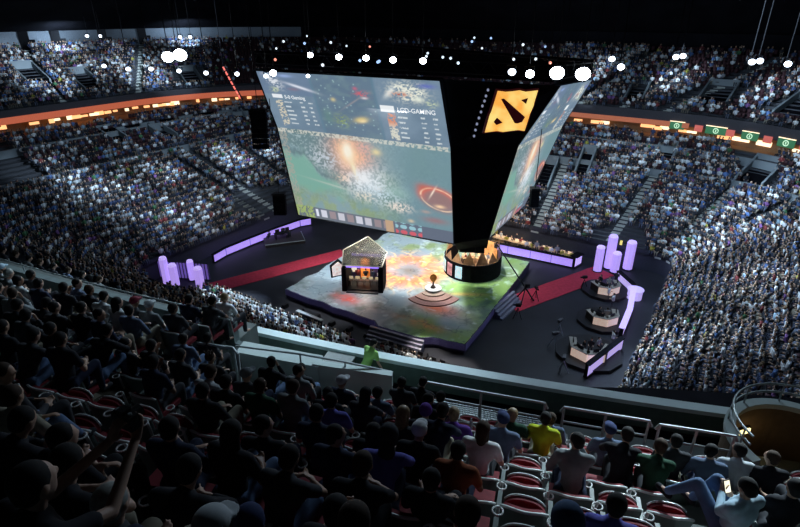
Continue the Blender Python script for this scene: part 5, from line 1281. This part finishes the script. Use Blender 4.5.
for n_,(x,y,sh_,hr,hc,ps) in enumerate(PEO):
    key='sit%d'%ps; f=getfig(key); hd=f['head']*1.04; best=None
    for k in range(1,14):
        for sec in (-1,1):
            z=tread(-9 if sec<0 else 0,k)+hd.z
            if z>EYE-.5: continue
            p=at(x,y,z); s,q=sq(p)
            if (s<-7.3)!=(sec<0): continue
            e_=abs(q+hd.y-qk(k)) + (0.0)
            if k<2: e_+=.3
            if best is None or e_<best[0]: best=(e_,k,s,q,sec)
    if best is None: continue
    e_,k,s,q,sec=best; qr=max(qk(k)-.25,min(qk(k)+.2,q+hd.y)); s-=hd.x
    ok=False
    free=lambda kk,ss: not any(o[0]==kk and abs(o[1]-ss)<.42 for o in placed)
    for dk,ds in ((0,0),(0,.12),(0,-.12),(0,.22),(0,-.22),(1,0),(-1,0),(1,.2),(-1,-.2),(0,.34),(0,-.34)):
        if 0<k+dk<14 and free(k+dk,s+ds):
            if dk: qr=qk(k+dk)-.05*dk
            k+=dk; s+=ds; ok=True; break
    if not ok: continue
    placed.append((k,s,qr,n_))
def rown(k): return ORD[max(0,k-1)]
bykey={}
for t in placed: bykey.setdefault((t[0],t[1]<-7.3),[]).append(t)
HN={'short':'short %s hair','long':'long %s hair','spiky':'spiky %s hair','cap':'a %s cap','beanie':'a %s beanie','hood':'a %s hood up','brim':'a %s hat'}
def where(k,s):
    L_=sorted(bykey[(k,s<-7.3)],key=lambda t:t[1]); i=[t[1] for t in L_].index(s)
    return ORD[i]
random.seed(9)
for k,s,qr,n_ in placed:
    x,y,sh_,hr,hc,ps=PEO[n_]
    p=D(s,qr,tread(s,k)); lg=random.choice(['charcoal','denim','black','khaki','dark navy'])
    blk='left block' if s<-7.3 else 'balcony'
    lab='person in %s, %s, %s from left in %s row, %s'%(sh_,HN[hr]%hc,where(k,s),ORD[k-1],blk)
    person(p,facing(s)+random.uniform(-.12,.12),'sit%d'%ps,sh_,hr,hc,lab,lg,random.choice([0,0,1,1,2]),1.04)
# --- the ones that need poses of their own
def custom(x,y,hz,kw,shirt,hair,hcol,lab,legs,k,skin=0,rzo=0.0):
    f=figure(**kw); f['hair']={}; z=tread(0 if x>240 else 0,k); hd=f['head']; p=at(x,y,z+hd.z); s,q=sq(p); rz=facing(s)+rzo
    off=Matrix.Rotation(rz,3,'Z')@Vector((hd.x,hd.y,0)); root=Vector((p.x-off.x,p.y-off.y,z))
    return person(root,rz,None,shirt,hair,hcol,lab,legs,skin,1.0,f),root,rz,f
# photographer at the lower left
k=12; z=tread(0,k)
hl,hr_=at(116,440,25.95),at(143,437,25.92)
rootp=at(34,482,z+1.2); s,q=sq(rootp); rz=facing(s)-.15
Mi=Matrix.Rotation(-rz,3,'Z'); r0=rootp-Matrix.Rotation(rz,3,'Z')@Vector((0,.19,0)); r0.z=z
wl_=Mi@(hl-r0); wr_=Mi@(hr_-r0)
ph,_,_,fph=custom(34,482,0,dict(L=.08,wr=[tuple(wl_),tuple(wr_)],vox=.0075,sleeve='short'),'black','short','black','person in black at the lower left raising both bare arms to hold a camera','dark navy',12,0,-.15)
cp=(at(126,419,26.03)); 
e=thing('camera','black compact camera held up in two raised hands at the lower left','camera',tuple(cp),rz)
MB().box((0,0,0),(.14,.06,.09)).build('camera_body',M_black,e); m=MB(); m.cyl((0,.03,0),(0,.09,0),.035,n=14); m.build('lens',M_black,e); m=MB(); m.box((0,0,.055),(.05,.05,.03)); m.build('viewfinder',M_black,e); m=MB(); m.cyl((.045,0,.045),(.045,0,.056),.01,n=10); m.cyl((-.045,0,.045),(-.045,0,.052),.013,n=10); m.build('dials',M_rail,e)
# man with raised knees looking at a phone, lower right
kA=7; z=tread(0,kA)
pt=at(745,494,z+1.10); s,q=sq(pt); rz=facing(s)+.5
def toL(p,root,rz): return Matrix.Rotation(-rz,3,'Z')@(p-root)
root=pt-Matrix.Rotation(rz,3,'Z')@Vector((0,.05,0)); root.z=z; print('phoneman',root,s,q,px(root+Vector((0,0,1))))
k1=toL(at(687,458,z+.95),root,rz); k2=toL(at(715,470,z+.85),root,rz); a1=toL(at(668,492,z+.45),root,rz); a2=toL(at(690,500,z+.35),root,rz)
w1=toL(at(722,492,z+.80),root,rz); w2=toL(at(733,497,z+.82),root,rz)
def lim(p,c,L): d=p-c; return c+d*min(1,L/d.length)
k1=lim(k1,Vector((-.09,.08,.52)),.50); k2=lim(k2,Vector((.09,.08,.52)),.50); a1=lim(a1,k1,.44); a2=lim(a2,k2,.44)
try:
    f=figure(L=-.06,knee=[tuple(k1),tuple(k2)],ankle=[tuple(a1),tuple(a2)],wr=[tuple(w1),tuple(w2)],sleeve='long',pitch=.4,vox=.012); f['hair']={}
    person(root,rz,None,'pale blue','short','black','person in a pale blue hoodie reclining with knees up, looking at a lit phone','denim',1,1.0,f)
    cpn=at(727,486,z+.93); e=thing('phone','lit phone held by the reclining person in the pale blue hoodie','phone',tuple(cpn),rz)
    MB().box((0,0,0),(.075,.01,.14),0,Matrix.Rotation(-.5,3,'X')).build('phone_case',M_black,e); MB().box((0,-.008,0),(.066,.004,.125),0,Matrix.Rotation(-.5,3,'X')).build('lit_display',mat('phone_screen',(.9,.85,.7),.3,emit=1.3,ecol=(.95,.85,.6)),e)
except Exception as ex: print('phone man',ex)
# green shirt, standing in the walkway
pg=at(367,352,19.95); g=Vector((pg.x,pg.y,18.6))
person(g-Vector((.05,.1,0)),facing(-2)-.5,'stand0','green','short','black','standing man in a bright green shirt bending beside the stairwell wall','charcoal',0)
pb=at(338,362,19.5); e=thing('wheeled_case','grey box shaped case standing in the walkway left of the green-shirted man','case',(pb.x,pb.y,18.6),facing(-3))
MB().box((0,0,.5),(.75,.5,.9)).build('case_body',mat('case_grey',(.16,.17,.16),.6),e); MB().box((0,0,.97),(.8,.55,.05)).build('case_lid',mat('case_lid',(.25,.27,.26),.6),e)
# people along the front walkway at the left, and two by the ledge on the right
for i,(x,y,c) in enumerate(((12,247,'charcoal'),(25,251,'black'),(38,255,'grey'),(50,258,'black'),(63,262,'charcoal'),(78,266,'slate blue'),(92,270,'black'),(108,275,'grey'))):
    p=at(x,y,18.6+1.55); s,q=sq(p); person(D(s,min(max(q+.1,-.8),.3),18.6),facing(s),'stand0',c,'short',('black','brown')[i%2],'person in %s on the walkway beyond the left grey wall, %s from the left'%(c,ORD[i]),'black')
m=MB(); tops=[at(x,y,18.6) for x,y in ((470,383),(530,385),(590,387),(650,388),(700,391),(760,395),(830,401))]  # black slab added for the dark band of front rows beyond the ledge
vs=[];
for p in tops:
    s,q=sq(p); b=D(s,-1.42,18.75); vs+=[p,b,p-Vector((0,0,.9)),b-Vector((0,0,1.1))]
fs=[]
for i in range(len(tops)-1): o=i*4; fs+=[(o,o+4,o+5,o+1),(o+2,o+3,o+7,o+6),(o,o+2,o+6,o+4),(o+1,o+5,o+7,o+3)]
m.add(vs,fs); struct(m.build('floor_dark_rows_slab',M_dark),'black slab put over the dark front rows beyond the balcony ledge at the right')
# ------------------------------------------------------------------ tip-up seats of the balcony
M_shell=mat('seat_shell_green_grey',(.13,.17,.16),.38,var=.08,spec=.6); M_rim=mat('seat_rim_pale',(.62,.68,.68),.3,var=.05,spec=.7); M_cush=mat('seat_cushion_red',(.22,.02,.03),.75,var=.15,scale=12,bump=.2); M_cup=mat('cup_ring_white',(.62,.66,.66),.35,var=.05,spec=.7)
def seat_parts(up):
    def curved(w,z0,z1,y,t,bow,rnd,n=10,tilt=.12):
        m=MB(); vs=[];fs=[]; rows=6
        for j in range(rows+1):
            v=j/rows; 
            for i in range(n+1):
                u=-1+2*i/n; ww=w; z=z0+(z1-z0)*v - (abs(u)**4)*rnd*v
                yy=y+bow*u*u - tilt*(z-z0)
                for dt in (0,t): vs.append((u*ww/2,yy+dt,z))
        R_=(n+1)*2
        for j in range(rows):
            for i in range(n):
                a=j*R_+i*2; b=a+2; c=a+R_; d=c+2
                fs+=[(a,b,d,c),(a+1,c+1,d+1,b+1)]
            fs+=[(j*R_,j*R_+R_,j*R_+R_+1,j*R_+1),(j*R_+2*n,j*R_+2*n+1,j*R_+R_+2*n+1,j*R_+R_+2*n)]
        for i in range(n): a=i*2; fs.append((a,a+1,a+3,a+2)); a=rows*R_+i*2; fs.append((a,a+2,a+3,a+1))
        return m.add(vs,fs)
    P={}
    P['backrest_shell']=(curved(.50,.36,.86,-.16,.025,.07,.05),M_shell,False)
    P['backrest_cushion']=(curved(.44,.44,.84,-.135,.055,.06,.05),M_cush,False)
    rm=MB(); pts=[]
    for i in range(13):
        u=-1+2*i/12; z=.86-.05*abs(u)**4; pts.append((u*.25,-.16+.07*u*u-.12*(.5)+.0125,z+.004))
    rm.tube(pts,.017,6); P['lit_top_rim']=(rm,M_rim,True)  # pale colour stands for light catching the shell's top edge
    if up:
        r2=MB(); r2.tube([(u*.215,.045-.035*u*u+.03*.37,.815-.06*abs(u)**4) for u in [-1+i/6 for i in range(13)]],.013,6); P['pan_rim']=(r2,M_rim,True)
    s=MB()
    if up: s=curved(.43,.44,.81,-.015,.05,-.035,.06,tilt=-.03)
    else: s.box((0,.14,.43),(.45,.42,.07))
    P['seat_pan']=(s,M_cush,False)
    l=MB(); l.box((-.27,.0,.30),(.035,.30,.60)); l.box((-.27,.06,.62),(.05,.34,.035)); P['armrest']=(l,M_shell,False)
    c=MB(); n=16; 
    for i in range(n):
        a0,a1=2*PI*i/n,2*PI*(i+1)/n; c.cyl((-.27+.055*math.cos(a0),-.29+.055*math.sin(a0),.90),(-.27+.055*math.cos(a1),-.29+.055*math.sin(a1),.90),.011,n=5)
    c.tube([(-.27,-.235,.90),(-.27,-.225,.80),(-.27,-.19,.52)],.018,6); P['cup_holder']=(c,M_cup,True)
    return {k:(v[0].build('tmp_'+k,v[1],None,v[2])) for k,v in P.items()}
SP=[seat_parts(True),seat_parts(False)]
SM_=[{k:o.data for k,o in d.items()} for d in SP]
for d in SP:
    for o in d.values(): bpy.data.objects.remove(o)
for d in SM_:
    for k_,me in d.items(): me.name=k_
seatspots=[]
for k in range(2,13):
    row=[]
    for i in range(-40,20):
        s=(i+.35)*.56+ (k%2)*.0
        if -9.0<s<-4.2 and k<7 : continue
        if s<-4.5 and k<7: continue
        p=D(s,qk(k),tread(s,k)+.8); q=px(p)
        if q[2]<.6 or not(-30<q[0]<830 and 380<q[1]<560): continue
        if abs(s-3.0)<1.0 and k in (5,6,7): continue
        row.append(s)
    for i,s in enumerate(row): seatspots.append((k,s,i))
have=list(seatspots)
for o in placed:
    if not any(h[0]==o[0] and abs(h[1]-o[1])<.34 for h in have): seatspots.append((o[0],o[1],-1)); have.append((o[0],o[1],-1))
print('near seats',len(seatspots),'people',NP[0])
for k,s,i in seatspots:
    occ=any(o[0]==k and abs(o[1]-s)<.33 for o in placed)
    p=D(s,qk(k)+.02,tread(s,k)); e=thing('tip_up_seat',('%s red tip-up seat, %s from left in the %s row behind the rail'%('occupied' if occ else 'empty',ORD[i],ORD[k-1]) if i>=0 else 'red tip-up seat under a seated person on the left side of the %s row'%ORD[k-1]),'seat',tuple(p),facing(s),'tip-up seats of the near balcony' if i>=0 else 'occupied seats on the left of the %s row'%ORD[k-1])
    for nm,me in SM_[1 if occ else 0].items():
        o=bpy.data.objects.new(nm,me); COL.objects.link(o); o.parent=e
# bottles standing by the seats
for i,(x,y,z_,l) in enumerate(((471,424,21.5,'clear water bottle held up beside the purple sleeve'),(557,440,21.6,'clear plastic bottle standing behind the yellow-green shirt'))):
    p=at(x,y,z_); m=MB(); m.cyl((0,0,-.1),(0,0,.05),.032,.032,12); m.cyl((0,0,.05),(0,0,.1),.03,.013,12); m.cyl((0,0,.1),(0,0,.12),.015,n=10)
    tag(m.build('water_bottle',mat('bottle_plastic',(.6,.7,.75),.15,alpha=.6),loc=p,smooth=True),l,'bottle')
p=at(675,459,21.7); m=MB(); m.cyl((0,0,-.07),(0,0,.06),.03,.04,14); tag(m.build('drink_cup',mat('cup_pale_green',(.4,.55,.45),.4),loc=p),'pale green drink cup held above the raised knees at the right','cup')
# lights on the balcony: spill from the arena rig
area(D(-1,-14,31.5),D(0,4,22),1050,5,(.62,.80,1)); spot(D(9,-12,32),D(2.6,4.0,22),30000,21,(.72,.9,1),.9,.6)
spot(D(-3,-13,31),D(-4.5,-.3,19.6),9000,30,(.65,.85,1),.9,.8); spot(D(-16,-16,30),D(-12,-.5,19.6),15000,42,(.65,.85,1),.8,.8)
